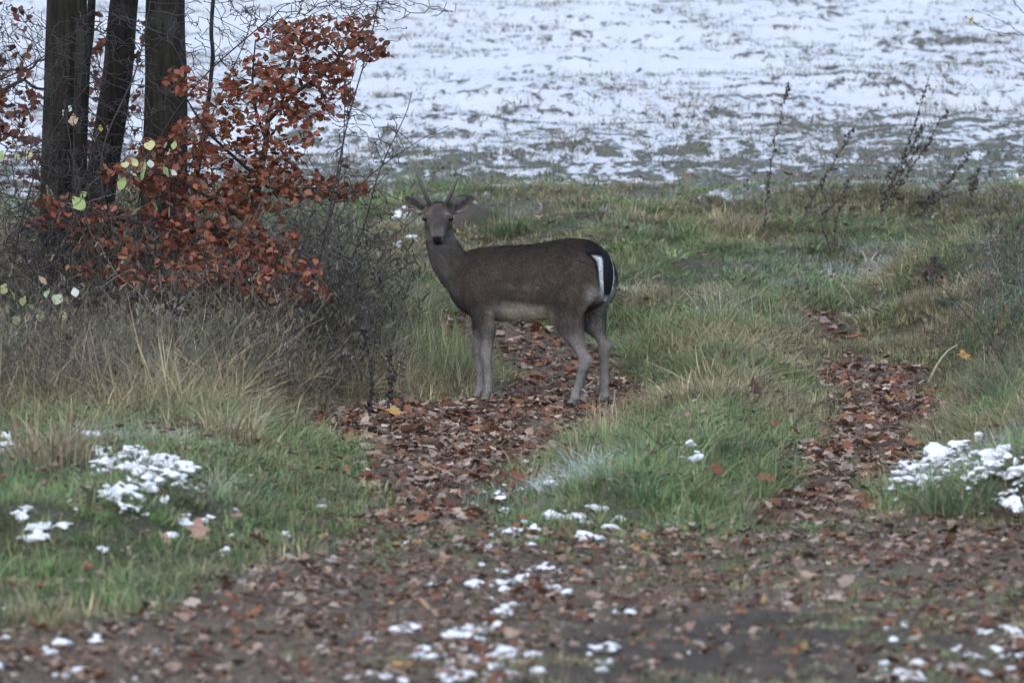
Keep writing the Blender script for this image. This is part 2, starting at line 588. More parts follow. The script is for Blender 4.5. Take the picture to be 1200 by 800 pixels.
def scatter(name, pts, rot, scl, idx, tint, frost, coll, label, cat):
    """one object of kind stuff: points that carry a clump each"""
    me = bpy.data.meshes.new(name)
    n = len(pts)
    me.vertices.add(n); me.vertices.foreach_set('co', np.asarray(pts, np.float32).ravel())
    for k, typ, key, v in (('rot', 'FLOAT_VECTOR', 'vector', rot), ('scl', 'FLOAT_VECTOR', 'vector', scl), ('idx', 'INT', 'value', idx),
                           ('tint', 'FLOAT_COLOR', 'color', tint), ('frost', 'FLOAT', 'value', frost)):
        a = me.attributes.new(k, typ, 'POINT')
        v = np.asarray(v)
        if k == 'tint': v = np.concatenate([v, np.ones((n, 1))], 1)
        a.data.foreach_set(key, v.astype(np.int32 if typ == 'INT' else np.float32).ravel())
    ng = bpy.data.node_groups.new(name + '_nodes', 'GeometryNodeTree')
    ng.interface.new_socket('Geometry', in_out='INPUT', socket_type='NodeSocketGeometry')
    ng.interface.new_socket('Geometry', in_out='OUTPUT', socket_type='NodeSocketGeometry')
    gi = ng.nodes.new('NodeGroupInput'); go = ng.nodes.new('NodeGroupOutput')
    ci = ng.nodes.new('GeometryNodeCollectionInfo')
    ci.inputs['Collection'].default_value = coll
    ci.inputs['Separate Children'].default_value = True
    ci.inputs['Reset Children'].default_value = True
    ip = ng.nodes.new('GeometryNodeInstanceOnPoints')
    ip.inputs['Pick Instance'].default_value = True

    def na(k, t):
        x = ng.nodes.new('GeometryNodeInputNamedAttribute'); x.data_type = t; x.inputs['Name'].default_value = k
        return x.outputs['Attribute']
    e2r = ng.nodes.new('FunctionNodeEulerToRotation')
    ng.links.new(na('rot', 'FLOAT_VECTOR'), e2r.inputs[0])
    ng.links.new(gi.outputs[0], ip.inputs['Points'])
    ng.links.new(ci.outputs[0], ip.inputs['Instance'])
    ng.links.new(na('idx', 'INT'), ip.inputs['Instance Index'])
    ng.links.new(e2r.outputs[0], ip.inputs['Rotation'])
    ng.links.new(na('scl', 'FLOAT_VECTOR'), ip.inputs['Scale'])
    ng.links.new(ip.outputs[0], go.inputs[0])
    o = mobj(name, me)
    md = o.modifiers.new('cover', 'NODES'); md.node_group = ng
    tag(o, label, cat, kind='stuff')
    return o


def proto_mesh(name, mat, gen):
    V, F, ht, rd = gen
    me = npmesh(name, V, F, mat, False, None, {'ht': ht, 'rnd': rd})
    return me


def frustum_pts(n, d0, d1, margin=1.3, rng=RNG):
    """even ground positions over the stretch of the place around the view"""
    y = np.sqrt(rng.uniform(d0 ** 2, d1 ** 2, int(n)))
    x = rng.uniform(-1, 1, int(n)) * (.0893 * y + margin)
    return x, y


grass_protos = [proto_mesh('tuft', M_GRASS, blades(44, .08, .050, .45, .0060, 1.25, 100 + i)) for i in range(5)]          # 0-4 short turf
grass_protos += [proto_mesh('tuft', M_GRASS, blades(40, .08, .090, .45, .0060, 1.25, 120 + i, 4)) for i in range(5)]         # 5-9 longer green
grass_protos += [proto_mesh('tuft', M_GRASS, blades(26, .07, .19, .45, .0046, 1.0, 140 + i, 4, .5)) for i in range(5)]    # 10-14 tall dry
GRASS_COLL = proto_collection('grass_tuft', grass_protos)

GREEN_A, GREEN_B, GREEN_C = np.array([.102, .188, .058]), np.array([.165, .226, .082]), np.array([.090, .170, .080])
STRAW, BROWN = np.array([.42, .335, .195]), np.array([.21, .16, .105])

x, y = frustum_pts(49000, 15, 44.0)
edge_fade = RNG.random(len(x)) < sstep(42.0, 39.4, y + (fbm(x * 1.5, y * .8, 3, 6) - .5) * 2.5)
x, y = x[edge_fade], y[edge_fade]
lt = litter(x, y)
pm = lambda P, soft=.3, w=.5: sstep(-soft, soft, sdist(P, x, y) + (fbm(x * 1.3, y * 1.3, 3, 12) - .5) * w)
sL, sM, sR, tD = pm(P_STRAW_L), pm(P_STRAW_M, .4), pm(P_STRAW_R, .5, .8), pm(P_TALL_D, .25)
nz = fbm(x * 1.1, y * .8, 3, 14)
keep = RNG.random(len(x)) > lt * np.where(y < 23.2, .45 + .53 * sstep(.56, .42, nz), .985)
# thin turf on the trodden foreground and on bare scrapes of the bank
keep &= ~((y > 32) & (fbm(x * 1.4, y * .9, 3, 21) > .64) & (RNG.random(len(x)) < .8))
x, y, lt, sL, sM, sR, tD, nz = [a[keep] for a in (x, y, lt, sL, sM, sR, tD, nz)]
n = len(x)
strawness = np.clip(.07 + .60 * sstep(.47, .62, fbm(x * 1.3, y * .8, 4, 16)) + .70 * sL + .24 * sM + .28 * sR + .30 * tD + RNG.normal(0, .16, n), 0, 1)
strawness *= 1 - .55 * sstep(.2, -.2, np.abs(y - 24.0) - .8) * (1 - sL)
tallness = np.clip(.60 * sL + .18 * sM + .35 * sR + .8 * tD + .30 * sstep(.5, .7, nz) + RNG.normal(0, .12, n), 0, 1)
tallness *= 1 - .8 * lt
tallness = np.where(y > 33, tallness * .7, tallness)
kindv = np.where(tallness > .68, 2, np.where(tallness > .27, 1, 0))
idx = kindv * 5 + RNG.integers(0, 5, n)
g = RNG.random((n, 1))
green = np.where(g < .45, GREEN_A, np.where(g < .8, GREEN_B, GREEN_C)) * RNG.uniform(.8, 1.2, (n, 1))
dry = np.where(RNG.random((n, 1)) < (.62 - .35 * sL[:, None]), STRAW, BROWN) * RNG.uniform(.75, 1.15, (n, 1))
tint = green * (1 - strawness[:, None]) + dry * strawness[:, None]
tint *= (.45 + 1.2 * fbm(x * 2.6, y * 2.0, 3, 71))[:, None] * RNG.uniform(.7, 1.35, (n, 1))


def near_px(px, py, sx, sy):
    c = flatpt(px, py)
    return np.exp(-(((x - c[0]) / sx) ** 2 + ((y - c[1]) / sy) ** 2))


frost = (.55 * near_px(1000, 305, .45, .8) + .85 * near_px(620, 585, .28, .45) + .6 * near_px(700, 575, .25, .35) + .5 * near_px(880, 330, .4, .5) + .7 * near_px(1140, 570, .35, .6)
         + .35 * near_px(40, 610, .3, .5) + .3 * near_px(230, 615, .2, .3) + .4 * near_px(1150, 305, .4, .5) + .4 * near_px(740, 272, .2, .4)
         + .35 * near_px(160, 570, .35, .4) + .3 * sstep(.66, .78, fbm(x * 2.2, y * 1.4, 3, 24)) * (y > 33))
frost *= sstep(.42, .6, fbm(x * 6, y * 4, 2, 33))
frost = np.clip(frost * RNG.uniform(.4, 1.7, n), 0, .95)
sc = RNG.uniform(.6, 1.25, n) * (.65 + .75 * fbm(x * 1.8, y * 1.3, 3, 73)) * np.where(lt > .5, .6, 1) * np.where(y > 36, .95, 1)
scl = np.stack([sc * np.where(y > 34, 1.15, 1), sc * np.where(y > 34, 1.15, 1), sc * RNG.uniform(.75, 1.15, n)], -1)
tl = .14 + .32 * sL + .1 * sM
rot = np.stack([RNG.normal(0, 1, n) * tl, RNG.normal(0, 1, n) * tl, RNG.uniform(0, 6.28, n)], -1)
scatter('grass', np.stack([x, y, H(x, y) - .005], -1), rot, scl, idx, tint, frost, GRASS_COLL,
        'green and straw-coloured meadow grass over the banks and verges', 'grass')

# weeds standing in the snowy field
wp = [proto_mesh('weed', M_GRASS, blades(20, .09, .045, .4, .011, 1.3, 160 + i, 2)) for i in range(4)]
wp += [proto_mesh('weed', M_GRASS, blades(7, .05, .085, .5, .006, .5, 170 + i, 2)) for i in range(3)]
x, y = frustum_pts(44000, 39.0, 74, 2.0)
hp = fbm(x * 2.6, y * 1.9, 4, 8) - .5
dens = np.interp(y, [39, 41, 44, 48, 60, 74], [.9, .8, .5, .26, .17, .12])
keep = RNG.random(len(x)) < .8 * dens * sstep(.30, .70, fbm(x * 1.0, y * .55, 4, 27) + hp * .5) * 1.6
x, y = x[keep], y[keep]; n = len(x)
br = sstep(.42, .6, fbm(x * .6, y * .4, 3, 29))[:, None]
tint = (np.array([.075, .095, .05]) * (1 - br) + np.array([.125, .10, .075]) * br) * RNG.uniform(.7, 1.3, (n, 1))
sc = RNG.uniform(.6, 1.3, n)
scatter('field_weeds', np.stack([x, y, H(x, y) - .005], -1), np.stack([np.zeros(n), np.zeros(n), RNG.uniform(0, 6.28, n)], -1),
        np.stack([sc * 1.3, sc, sc], -1), RNG.integers(0, 7, n) * (RNG.random(n) < .9), tint, np.clip(RNG.normal(.15, .25, n), 0, .8),
        proto_collection('field_weed', wp), 'low weeds and stubble poking through the snow on the field', 'weeds')

# ------------------------------------------------------------------ the deer
TH = math.radians(34)
KS = 1.093            # body lengths below were laid out for a flatter stance
CT, ST = math.cos(TH), math.sin(TH)
DEER = np.array([0.0, 30.0, 0.0])
DEER[2] = (Hs(-.1, 30.1) + Hs(.37, 29.8)) / 2 - .006


def L(s, l, z):
    """deer axes: s towards the tail, l towards its left flank, z up"""
    return np.array([s * CT - l * ST, -(s * ST + l * CT), z])


AX_S, AX_L, AX_Z = L(1, 0, 0), L(0, 1, 0), np.array([0, 0, 1.])


def loft(secs, nseg=28, sub=6, egg=0.0):
    """secs: rows (cx,cy,cz, axisA xyz, axisB xyz, rA, rBtop, rBbottom); smooth closed tube"""
    S = np.array([np.concatenate([c, a, b, [ra, rt, rb]]) for c, a, b, ra, rt, rb in secs])
    S = smooth_line(S, sub)
    th = np.linspace(0, 2 * np.pi, nseg, endpoint=False)
    co, si = np.cos(th), np.sin(th)
    V = []
    for r in S:
        A = r[3:6] / np.linalg.norm(r[3:6]); B = r[6:9] / np.linalg.norm(r[6:9])
        ra, rt, rb = np.maximum(r[9:12], .002)
        rbv = np.where(si > 0, rt, rb)
        w = ra * (1 - egg * si)
        V.append(r[:3] + (w * co)[:, None] * A + (rbv * si)[:, None] * B)
    n = len(S)
    V = np.concatenate(V + [S[:1, :3], S[-1:, :3]])
    i = np.arange(n - 1)[:, None] * nseg; j = np.arange(nseg)[None]; k = (j + 1) % nseg
    F4 = np.stack([i + j, i + k, i + nseg + k, i + nseg + j], -1).reshape(-1, 4)
    jj = np.arange(nseg)
    c0, c1 = n * nseg, n * nseg + 1
    F3 = np.concatenate([np.stack([np.full(nseg, c0), (jj + 1) % nseg, jj], -1),
                         np.stack([np.full(nseg, c1), (n - 1) * nseg + jj, (n - 1) * nseg + (jj + 1) % nseg], -1)])
    return V, F4, F3


def ball(c, r, n=16):
    A = []
    for t in np.linspace(-1, 1, 9):
        q = math.sqrt(max(1e-4, 1 - t * t))
        A.append((np.asarray(c) + np.array([0, 0, t * r[2]]), np.array([1., 0, 0]), np.array([0, 1., 0]), r[0] * q, r[1] * q, r[1] * q))
    return loft(A, n, 2)


pieces = []
# trunk
tr = [(-.345, .72, .57, .05), (-.30, .775, .515, .090), (-.25, .80, .475, .115), (-.17, .822, .45, .130), (-.05, .832, .442, .136), (.08, .840, .446, .148), (.20, .856, .460, .147),
      (.31, .876, .492, .138), (.41, .876, .50, .148), (.475, .852, .53, .132), (.515, .822, .56, .118), (.535, .785, .59, .092), (.542, .74, .63, .05)]
secs = []
for s, zt, zb, hw in tr:
    zc = zb + .50 * (zt - zb)
    secs.append((L(s * KS, 0, zc), AX_L, AX_Z, hw, zt - zc, zc - zb))
pieces.append(loft(secs, 32, 6, .16))
# neck, rising and turning towards the viewer
nk = [((-.17, 0, .64), (.1, .25), .13, .15, .12), ((-.265, 0, .675), (.5, .6), .125, .128, .102), ((-.335, .005, .735), (.75, .5), .108, .116, .084),
      ((-.372, .012, .80), (.85, .35), .090, .108, .072), ((-.395, .02, .87), (.9, .25), .078, .094, .064), ((-.405, .03, .94), (.95, .15), .070, .078, .058), ((-.41, .03, 1.0), (1, 0), .055, .055, .05)]
secs = []
for (s, l, z), (bs, bz), rb1, rb2, ra in nk:
    B = L(bs, 0, bz); B = B / np.linalg.norm(B)
    secs.append((L(s * KS, l, z), AX_L, B, ra, rb1 * .85, rb2))
pieces.append(loft(secs, 28, 6))
# head: axis from poll to nose, pointing at the camera and down
HP = np.array([-.386, .155, 1.012]); HN = np.array([-.392, -.035, .878])
HF = HN - HP; HL = np.linalg.norm(HF); HF /= HL
HX = np.array([1., -.03, 0]); HX -= HX @ HF * HF; HX /= np.linalg.norm(HX)
HU = np.cross(HX, HF); HU = HU if HU[2] > 0 else -HU


def hp_(t, x, u):
    return HP + HF * (t * HL) + HX * x + HU * u


hd = [(-.22, .030, .02, .03, 0), (-.10, .052, .040, .050, 0), (.05, .064, .050, .062, 0), (.22, .067, .052, .072, 0), (.40, .064, .046, .074, 0), (.55, .052, .036, .066, -.002), (.70, .039, .031, .050, -.006),
      (.84, .033, .028, .038, -.010), (.95, .031, .025, .032, -.013), (1.03, .024, .018, .025, -.016), (1.06, .012, .008, .012, -.018)]
pieces.append(loft([(hp_(t, 0, u), HX, HU, w, a, b) for t, w, a, b, u in hd], 24, 5, .05))
for sx in (-1, 1):                                   # brows over the eyes, jaw muscle, antler pedicles
    pieces.append(ball(hp_(.33, sx * .055, .024), (.022, .024, .018)))
    pieces.append(ball(hp_(.30, sx * .046, -.03), (.028, .04, .034)))
    pieces.append(ball(hp_(.92, sx * .022, -.004), (.014, .014, .012)))
    pieces.append(ball(hp_(.06, sx * .038, .046), (.016, .016, .02)))


def ear(sx):
    base = hp_(.02, sx * .060, .004)
    tip = np.array([HP[0] + sx * .178, HP[1] + .045, HP[2] + .075])
    ax = tip - base; ln = np.linalg.norm(ax); ax /= ln
    fr = np.array([sx * .12, -1, .25]); fr -= fr @ ax * ax; fr /= np.linalg.norm(fr)
    sd_ = np.cross(ax, fr)
    nu, nv = 14, 11
    V = []
    for side in (0, 1):
        for u in np.linspace(0, 1, nu):
            w = .040 * (math.sin(math.pi * min(1, .16 + .84 * u)) ** .75) * (1.0 if u < .5 else 1.0 - .18 * (u - .5)) + .004 * (1 - u)
            w = max(w, .006)
            for v in np.linspace(-1, 1, nv):
                cup = .030 * (v * v) * (1 - .45 * u) - .012 * math.sin(math.pi * u)
                th = (.007 * (1 - .5 * u)) * (1 - .35 * v * v)
                V.append(base + ax * (u * ln) + sd_ * (w * v) + fr * (cup - .004 + (th if side == 0 else -th)))
    V = np.array(V); N = nu * nv
    F = []
    idx_ = lambda s, a, b: s * N + a * nv + b
    for a in range(nu - 1):
        for b in range(nv - 1):
            F.append([idx_(0, a, b), idx_(0, a, b + 1), idx_(0, a + 1, b + 1), idx_(0, a + 1, b)])
            F.append([idx_(1, a, b), idx_(1, a + 1, b), idx_(1, a + 1, b + 1), idx_(1, a, b + 1)])
    for a in range(nu - 1):
        for b in (0, nv - 1):
            f = [idx_(0, a, b), idx_(0, a + 1, b), idx_(1, a + 1, b), idx_(1, a, b)]
            F.append(f if b == 0 else f[::-1])
    for b in range(nv - 1):
        for a in (0, nu - 1):
            f = [idx_(0, a, b), idx_(1, a, b), idx_(1, a, b + 1), idx_(0, a, b + 1)]
            F.append(f if a == 0 else f[::-1])
    return V, np.array(F), np.zeros((0, 3), int), (base, tip, fr)


EARS = [ear(-1), ear(1)]
for e in EARS:
    pieces.append(e[:3])
    pieces.append(ball(e[3][0], (.020, .020, .022)))


def leg(rows):
    """rows: s, l, z, radius along s, radius along l"""
    secs = []
    for s, l, z, rs, rl in rows:
        secs.append((L(s, l, z), AX_L, AX_S, rl, rs, rs))
    return loft(secs, 18, 5)


# fore legs: near (left, set back) and far (right, a little ahead)
FORE = [(-.098, .080), (-.255, -.076)]
for (s, l), sh in zip(FORE, (-.175, -.225)):
    sg = 1 if l > 0 else -1
    pieces.append(leg([(sh + .02, sg * .060, .77, .04, .03), (sh, sg * .078, .69, .095, .048), (sh + .01, sg * .090, .60, .105, .050), (sh * .6 + s * .4, sg * .094, .52, .088, .046), (sh * .25 + s * .75, l * 1.12, .445, .060, .043),
                       (s, l * 1.05, .385, .046, .040), (s - .004, l, .32, .034, .030), (s - .012, l, .262, .0345, .031), (s - .006, l, .222, .027, .025), (s, l, .16, .0235, .022), (s + .001, l, .105, .0235, .022),
                       (s - .003, l, .075, .0265, .024), (s - .014, l, .045, .023, .022), (s - .022, l, .020, .024, .024)]))
# hind legs
HIND = [dict(l=.088, st=(.390, .475), hk=(.522, .245), ft=(.452, .062)), dict(l=-.082, st=(.415, .49), hk=(.532, .315), ft=(.520, .07))]
for d in HIND:
    l = d['l']; sg = 1 if l > 0 else -1
    (ss, sz), (hs, hz), (fs, fz) = d['st'], d['hk'], d['ft']
    pieces.append(leg([(.47, sg * .05, .82, .06, .045), (.465, sg * .078, .75, .110, .062), (.455, sg * .090, .66, .135, .068), (.44, sg * .095, .58, .130, .064), (ss * .7 + .13, l * 1.08, sz + .03, .108, .055),
                       (ss * .6 + hs * .4 - .005, l * 1.04, sz * .6 + hz * .4, .072, .042), (ss * .3 + hs * .7, l, sz * .3 + hz * .7, .041, .029), (hs - .004, l, hz + .018, .040, .029), (hs - .012, l, hz - .028, .034, .026),
                       (hs * .7 + fs * .3 - .006, l, hz * .7 + fz * .3, .0265, .023), (hs * .35 + fs * .65, l, hz * .35 + fz * .65, .0235, .0215), (fs + .004, l, fz + .02, .024, .022), (fs + .003, l, fz - .004, .0275, .025),
                       (fs - .012, l, .040, .024, .023), (fs - .022, l, .018, .025, .024)]))
    pieces.append(ball(L(hs + .022, l, hz + .012), (.021, .019, .026)))

dv, df4, df3, off = [], [], [], 0
for V, F4, F3 in pieces:
    dv.append(V); df4.append(F4 + off); df3.append(F3 + off); off += len(V)
raw = npmesh('deer_raw', np.concatenate(dv), [np.concatenate(df3), np.concatenate(df4)])
ro = mobj('deer_raw', raw)
md = ro.modifiers.new('r', 'REMESH'); md.mode = 'VOXEL'; md.voxel_size = .0055; md.use_smooth_shade = True
ms = ro.modifiers.new('s', 'SMOOTH'); ms.factor = .5; ms.iterations = 7
dg = bpy.context.evaluated_depsgraph_get()
body_me = bpy.data.meshes.new_from_object(ro.evaluated_get(dg))
bpy.data.objects.remove(ro)
body_me.name = 'body'
nv = len(body_me.vertices)
BV = np.empty(nv * 3); body_me.vertices.foreach_get('co', BV); BV = BV.reshape(-1, 3)
BN = np.empty(nv * 3); body_me.vertices.foreach_get('normal', BN); BN = BN.reshape(-1, 3)


def lp(a, b, t):
    return a + (b - a) * np.asarray(t)[:, None]


def coat(V, N):
    """the animal's own winter coat colours"""
    s = (V[:, 0] * CT - V[:, 1] * ST) / KS; l = -V[:, 0] * ST - V[:, 1] * CT; z = V[:, 2]
    ns = N[:, 0] * CT - N[:, 1] * ST; nl = -N[:, 0] * ST - N[:, 1] * CT; nz_ = N[:, 2]
    mott = fbm(s * 22 + l * 9, z * 22 + l * 7, 3, 40) - .5
    C = np.tile(np.array([.070, .054, .044]), (len(V), 1))
    C = lp(C, np.array([.032, .024, .019]), sstep(.64, .86, z + mott * .06) * sstep(-.35, -.1, s) * .8)     # dark saddle
    C = lp(C, np.array([.050, .043, .040]), sstep(.60, .50, z) * .5)
    C = lp(C, np.array([.095, .082, .072]), np.exp(-((z - .625 - .03 * s) / .012) ** 2) * sstep(-.05, .05, s) * sstep(.33, .25, s) * .5)   # pale flank line
    # belly and brisket
    bel = sstep(.565, .50, z + mott * .04 + .55 * (s - .12) ** 2 - .02 * s) * sstep(-.09, .0, s) * sstep(.36, .22, s) * sstep(.40, .43, z)
    C = lp(C, np.array([.52, .45, .36]), bel * sstep(.35, .0, nz_))
    C = lp(C, np.array([.20, .175, .15]), np.exp(-(((s + .03) / .035) ** 2 + ((z - .50) / .05) ** 2)) * .8)
    # neck
    nk_ = sstep(-.26, -.36, s + (z - .75) * .15)
    C = lp(C, np.array([.115, .098, .087]), nk_ * .85)
    C = lp(C, np.array([.19, .172, .162]), nk_ * sstep(0, -.8, ns) * sstep(1.0, .85, z) * .7)
    C = lp(C, np.array([.15, .135, .125]), sstep(-.18, -.30, s) * sstep(.66, .50, z) * .8)
    # legs
    lg = sstep(.46, .30, z)
    C = lp(C, np.array([.20, .178, .16]), lg * .85)
    C = lp(C, np.array([.31, .28, .255]), lg * sstep(.25, .08, z) * .7)
    C = lp(C, np.array([.075, .066, .062]), lg * sstep(.2, .45, z) * sstep(.0, .7, ns) * (s > .2) * .7)
    C = lp(C, np.array([.185, .165, .148]), sstep(.62, .42, z) * sstep(.2, .8, -nl * np.sign(l)) * sstep(.20, .30, s) * .75)
    C = lp(C, np.array([.19, .17, .15]), np.exp(-(((s - .475) / .03) ** 2 + ((z - .30) / .02) ** 2)) * (l < 0) * .6)
    C = lp(C, np.array([.030, .026, .024]), sstep(.028, .012, z) * .8)
    # rump mirror: white with black rims, black tail line down the middle
    al = np.abs(l)
    rp = sstep(.44, .475, s) * sstep(.56, .60, z)
    up = sstep(.855, .80, z)
    rim = rp * sstep(.835, .81, z) * sstep(.094, .086, al) * sstep(.67, .71, z)
    C = lp(C, np.array([.008, .008, .009]), rim * np.maximum(sstep(.068, .076, al), sstep(.785, .80, z)))
    wh = rp * sstep(.805, .79, z) * sstep(.077, .068, al + .25 * np.maximum(0, .69 - z))
    C = lp(C, np.array([.80, .80, .80]), wh)
    C = lp(C, np.array([.010, .010, .011]), sstep(.50, .53, s) * sstep(.78, .82, z) * sstep(.06, .035, al) * sstep(.84, .82, z) + sstep(.40, .46, s) * sstep(.78, .83, z) * .75 * sstep(.09, .05, al))
    C = lp(C, np.array([.34, .31, .28]), sstep(.42, .46, s) * sstep(.67, .60, z) * sstep(.50, .56, z) * sstep(.3, .8, ns) * .8)
    # head
    q = V - HP
    ht = q @ HF / HL; hx = q @ HX; hu = q @ HU
    inh = sstep(-.22, -.02, ht) * (np.abs(hx) < .085) * sstep(-.11, -.09, hu) * (z > .85)
    C = lp(C, np.array([.072, .058, .048]), inh * .9)
    C = lp(C, np.array([.055, .046, .041]), inh * sstep(.015, .045, hu + .02) * sstep(.036, .018, np.abs(hx)) * sstep(.15, .35, ht) * sstep(.80, .6, ht) * .85)
    C = lp(C, np.array([.155, .135, .115]), inh * np.exp(-(((ht - .30) / .10) ** 2 + ((np.abs(hx) - .050) / .016) ** 2)) * .75)
    C = lp(C, np.array([.16, .14, .125]), inh * sstep(-.005, -.03, hu) * sstep(.45, .7, ht) * .6)
    C = lp(C, np.array([.13, .112, .096]), inh * sstep(.62, .74, ht) * sstep(.98, .9, ht) * sstep(.014, .026, np.abs(hx)) * .7)
    C = lp(C, np.array([.007, .007, .007]), inh * sstep(.965, 1.0, ht) * sstep(-.034, -.026, hu) * sstep(.026, .018, np.abs(hx) + .35 * np.maximum(0, -hu - .016)))
    C = lp(C, np.array([.012, .011, .010]), inh * sstep(.90, .95, ht) * np.exp(-((hu + .034) / .0035) ** 2))
    # ears
    for e in EARS:
        b_, t_, fr = e[3]
        ax = t_ - b_; ln = np.linalg.norm(ax); ax = ax / ln
        qq = V - b_; u = qq @ ax / ln
        per = np.linalg.norm(qq - (qq @ ax)[:, None] * ax, axis=1)
        ie = sstep(.12, .22, u) * (u < 1.1) * (per < .055) * (z > 1.0)
        facing = sstep(.1, .5, N @ fr)
        C = lp(C, np.array([.085, .073, .064]), ie)
        C = lp(C, np.array([.20, .175, .165]), ie * facing * sstep(.012, .03, per) * .9)
        C = lp(C, np.array([.040, .033, .033]), ie * facing * sstep(.022, .010, per) * sstep(.85, .6, u))
        C = lp(C, np.array([.045, .038, .034]), ie * sstep(.85, 1.0, u) * .6)
    return C * .88 * (1 + mott[:, None] * .7)


BC = coat(BV, BN)
ca = body_me.attributes.new('col', 'FLOAT_COLOR', 'POINT')
ca.data.foreach_set('color', np.concatenate([BC, np.ones((nv, 1))], 1).astype(np.float32).ravel())
M_COAT = vc_mat('deer_coat', .85, .12, .25, 160, 0, .003)
body_me.materials.clear(); body_me.materials.append(M_COAT)
body_me.polygons.foreach_set('use_smooth', np.ones(len(body_me.polygons), bool))

deer = empty('fallow_deer', tuple(DEER))
tag(deer, 'young dark brown fallow buck with short spike antlers standing on the leafy path', 'deer')
mobj('body', body_me, deer)

# short lying hair over the coat
tris = np.array([p.vertices[:3] for p in body_me.polygons])
quadsD = np.array([p.vertices[3] if len(p.vertices) == 4 else p.vertices[2] for p in body_me.polygons])
nh = 90000
rg = np.random.default_rng(5)
fi = rg.integers(0, len(tris), nh)
w = rg.dirichlet((1, 1, 1), nh)
tsel = tris[fi].copy()
sw = rg.random(nh) < .5
tsel[sw, 1] = quadsD[fi[sw]]
hpnt = (BV[tsel] * w[:, :, None]).sum(1); hn = (BN[tsel] * w[:, :, None]).sum(1)
hn /= np.linalg.norm(hn, axis=1, keepdims=True)
hc = (BC[tsel] * w[:, :, None]).sum(1) * rg.lognormal(-.05, .40, (nh, 1)).clip(.3, 3)
q = hpnt - HP
onhead = ((q @ HF / HL) > -.05) & (np.abs(q @ HX) < .2) & (hpnt[:, 2] > .86)
down = sstep(.55, .42, hpnt[:, 2])[:, None]
flow = (AX_S * .85 + np.array([0, 0, -.5])) * (1 - down) + np.array([0, 0, -1.]) * down
flow = np.where(onhead[:, None], -HF, flow) + rg.normal(0, .22, (nh, 3))
flow -= (flow * hn).sum(1)[:, None] * hn
flow /= np.linalg.norm(flow, axis=1, keepdims=True) + 1e-9
ln = np.where(onhead, .007, np.where(hpnt[:, 2] < .4, .010, .025)) * rg.uniform(.6, 1.3, nh)
sdv = np.cross(hn, flow)
tipd = flow * .95 + hn * .28
HV = np.stack([hpnt - sdv * .0012, hpnt + sdv * .0012, hpnt + tipd * ln[:, None]], 1).reshape(-1, 3)
HFc = np.arange(nh * 3).reshape(-1, 3)
fur = mobj('fur', npmesh('fur', HV, HFc, M_COAT, False, np.repeat(hc, 3, 0)), deer)
tag(fur, kind='stuff')

# tail: black above, white fringe
tg = loft([(L(.535, 0, .845), AX_L, AX_S, .018, .014, .02), (L(.578, 0, .80), AX_L, AX_S, .030, .018, .02), (L(.594, 0, .74), AX_L, AX_S, .040, .024, .018), (L(.598, 0, .67), AX_L, AX_S, .038, .024, .017),
           (L(.590, 0, .60), AX_L, AX_S, .027, .017, .014), (L(.580, 0, .555), AX_L, AX_S, .007, .006, .006)], 18, 6)
tl = (-tg[0][:, 0] * ST - tg[0][:, 1] * CT); tz = tg[0][:, 2]
tcol = lp(np.tile(np.array([.008, .008, .009]), (len(tl), 1)), np.array([.5, .5, .5]), sstep(.60, .57, tz) * .5)
tm = npmesh('tail', tg[0], [tg[2], tg[1]], M_COAT, True, tcol)
mobj('tail', tm, deer)

M_EYE, nt, b, _ = new_mat('eye')
b.inputs['Base Color'].default_value = (.006, .005, .005, 1); b.inputs['Roughness'].default_value = .08
M_ANT = vc_mat('antler', .6, .3, .4, 90, 0, .002)
M_HOOF = vc_mat('hoof', .5, .3, .2, 60)
for sx in (-1, 1):
    c = hp_(.36, sx * .066, .016)
    V, F4, F3 = ball((0, 0, 0), (.0175, .0165, .0160), 16)
    mobj('eye', npmesh('eye', V, [F3, F4], M_EYE, True), deer, c)
    pts = [hp_(.06, sx * .040, .050)]
    for dx, dz, dy in (((.016, .028, -.006), (.036, .075, -.004), (.054, .112, .006), (.074, .165, .020)) if sx < 0 else ((.012, .028, -.006), (.032, .07, -.004), (.048, .108, .006), (.062, .142, .016))):
        pts.append(pts[0] + np.array([sx * dx, dy, dz]))
    pl = smooth_line(pts, 6)
    tt = np.linspace(0, 1, len(pl))
    V, F = tube(pl, .0110 * (1 - tt) ** .7 + .0030, 9)
    V += np.random.default_rng(3).normal(0, .0006, V.shape)
    mobj('antler', npmesh('antler', V, F, M_ANT, True, lp(np.tile(np.array([.022, .018, .015]), (len(V), 1)), np.array([.07, .058, .045]), np.repeat(tt, 9))), deer)
for s, l in [(FORE[0][0] - .020, FORE[0][1]), (FORE[1][0] - .020, FORE[1][1]), (HIND[0]['ft'][0] - .022, HIND[0]['l']), (HIND[1]['ft'][0] - .022, HIND[1]['l'])]:
    hg = Geo()
    for cl in (-1, 1):                      # two claws
        V, F4, F3 = loft([(L(s + .004, l + cl * .0125, .034), AX_L, AX_S, .012, .022, .020), (L(s - .004, l + cl * .013, .016), AX_L, AX_S, .0135, .024, .028), (L(s - .008, l + cl * .0135, 0.), AX_L, AX_S, .0145, .025, .036)], 12, 4)
        k = hg.n
        hg.add(V, F4, (.014, .012, .012)); hg.n -= 0
        hg.F3.append(F3 + k)
    mobj('hoof', hg.mesh('hoof', M_HOOF, True), deer)

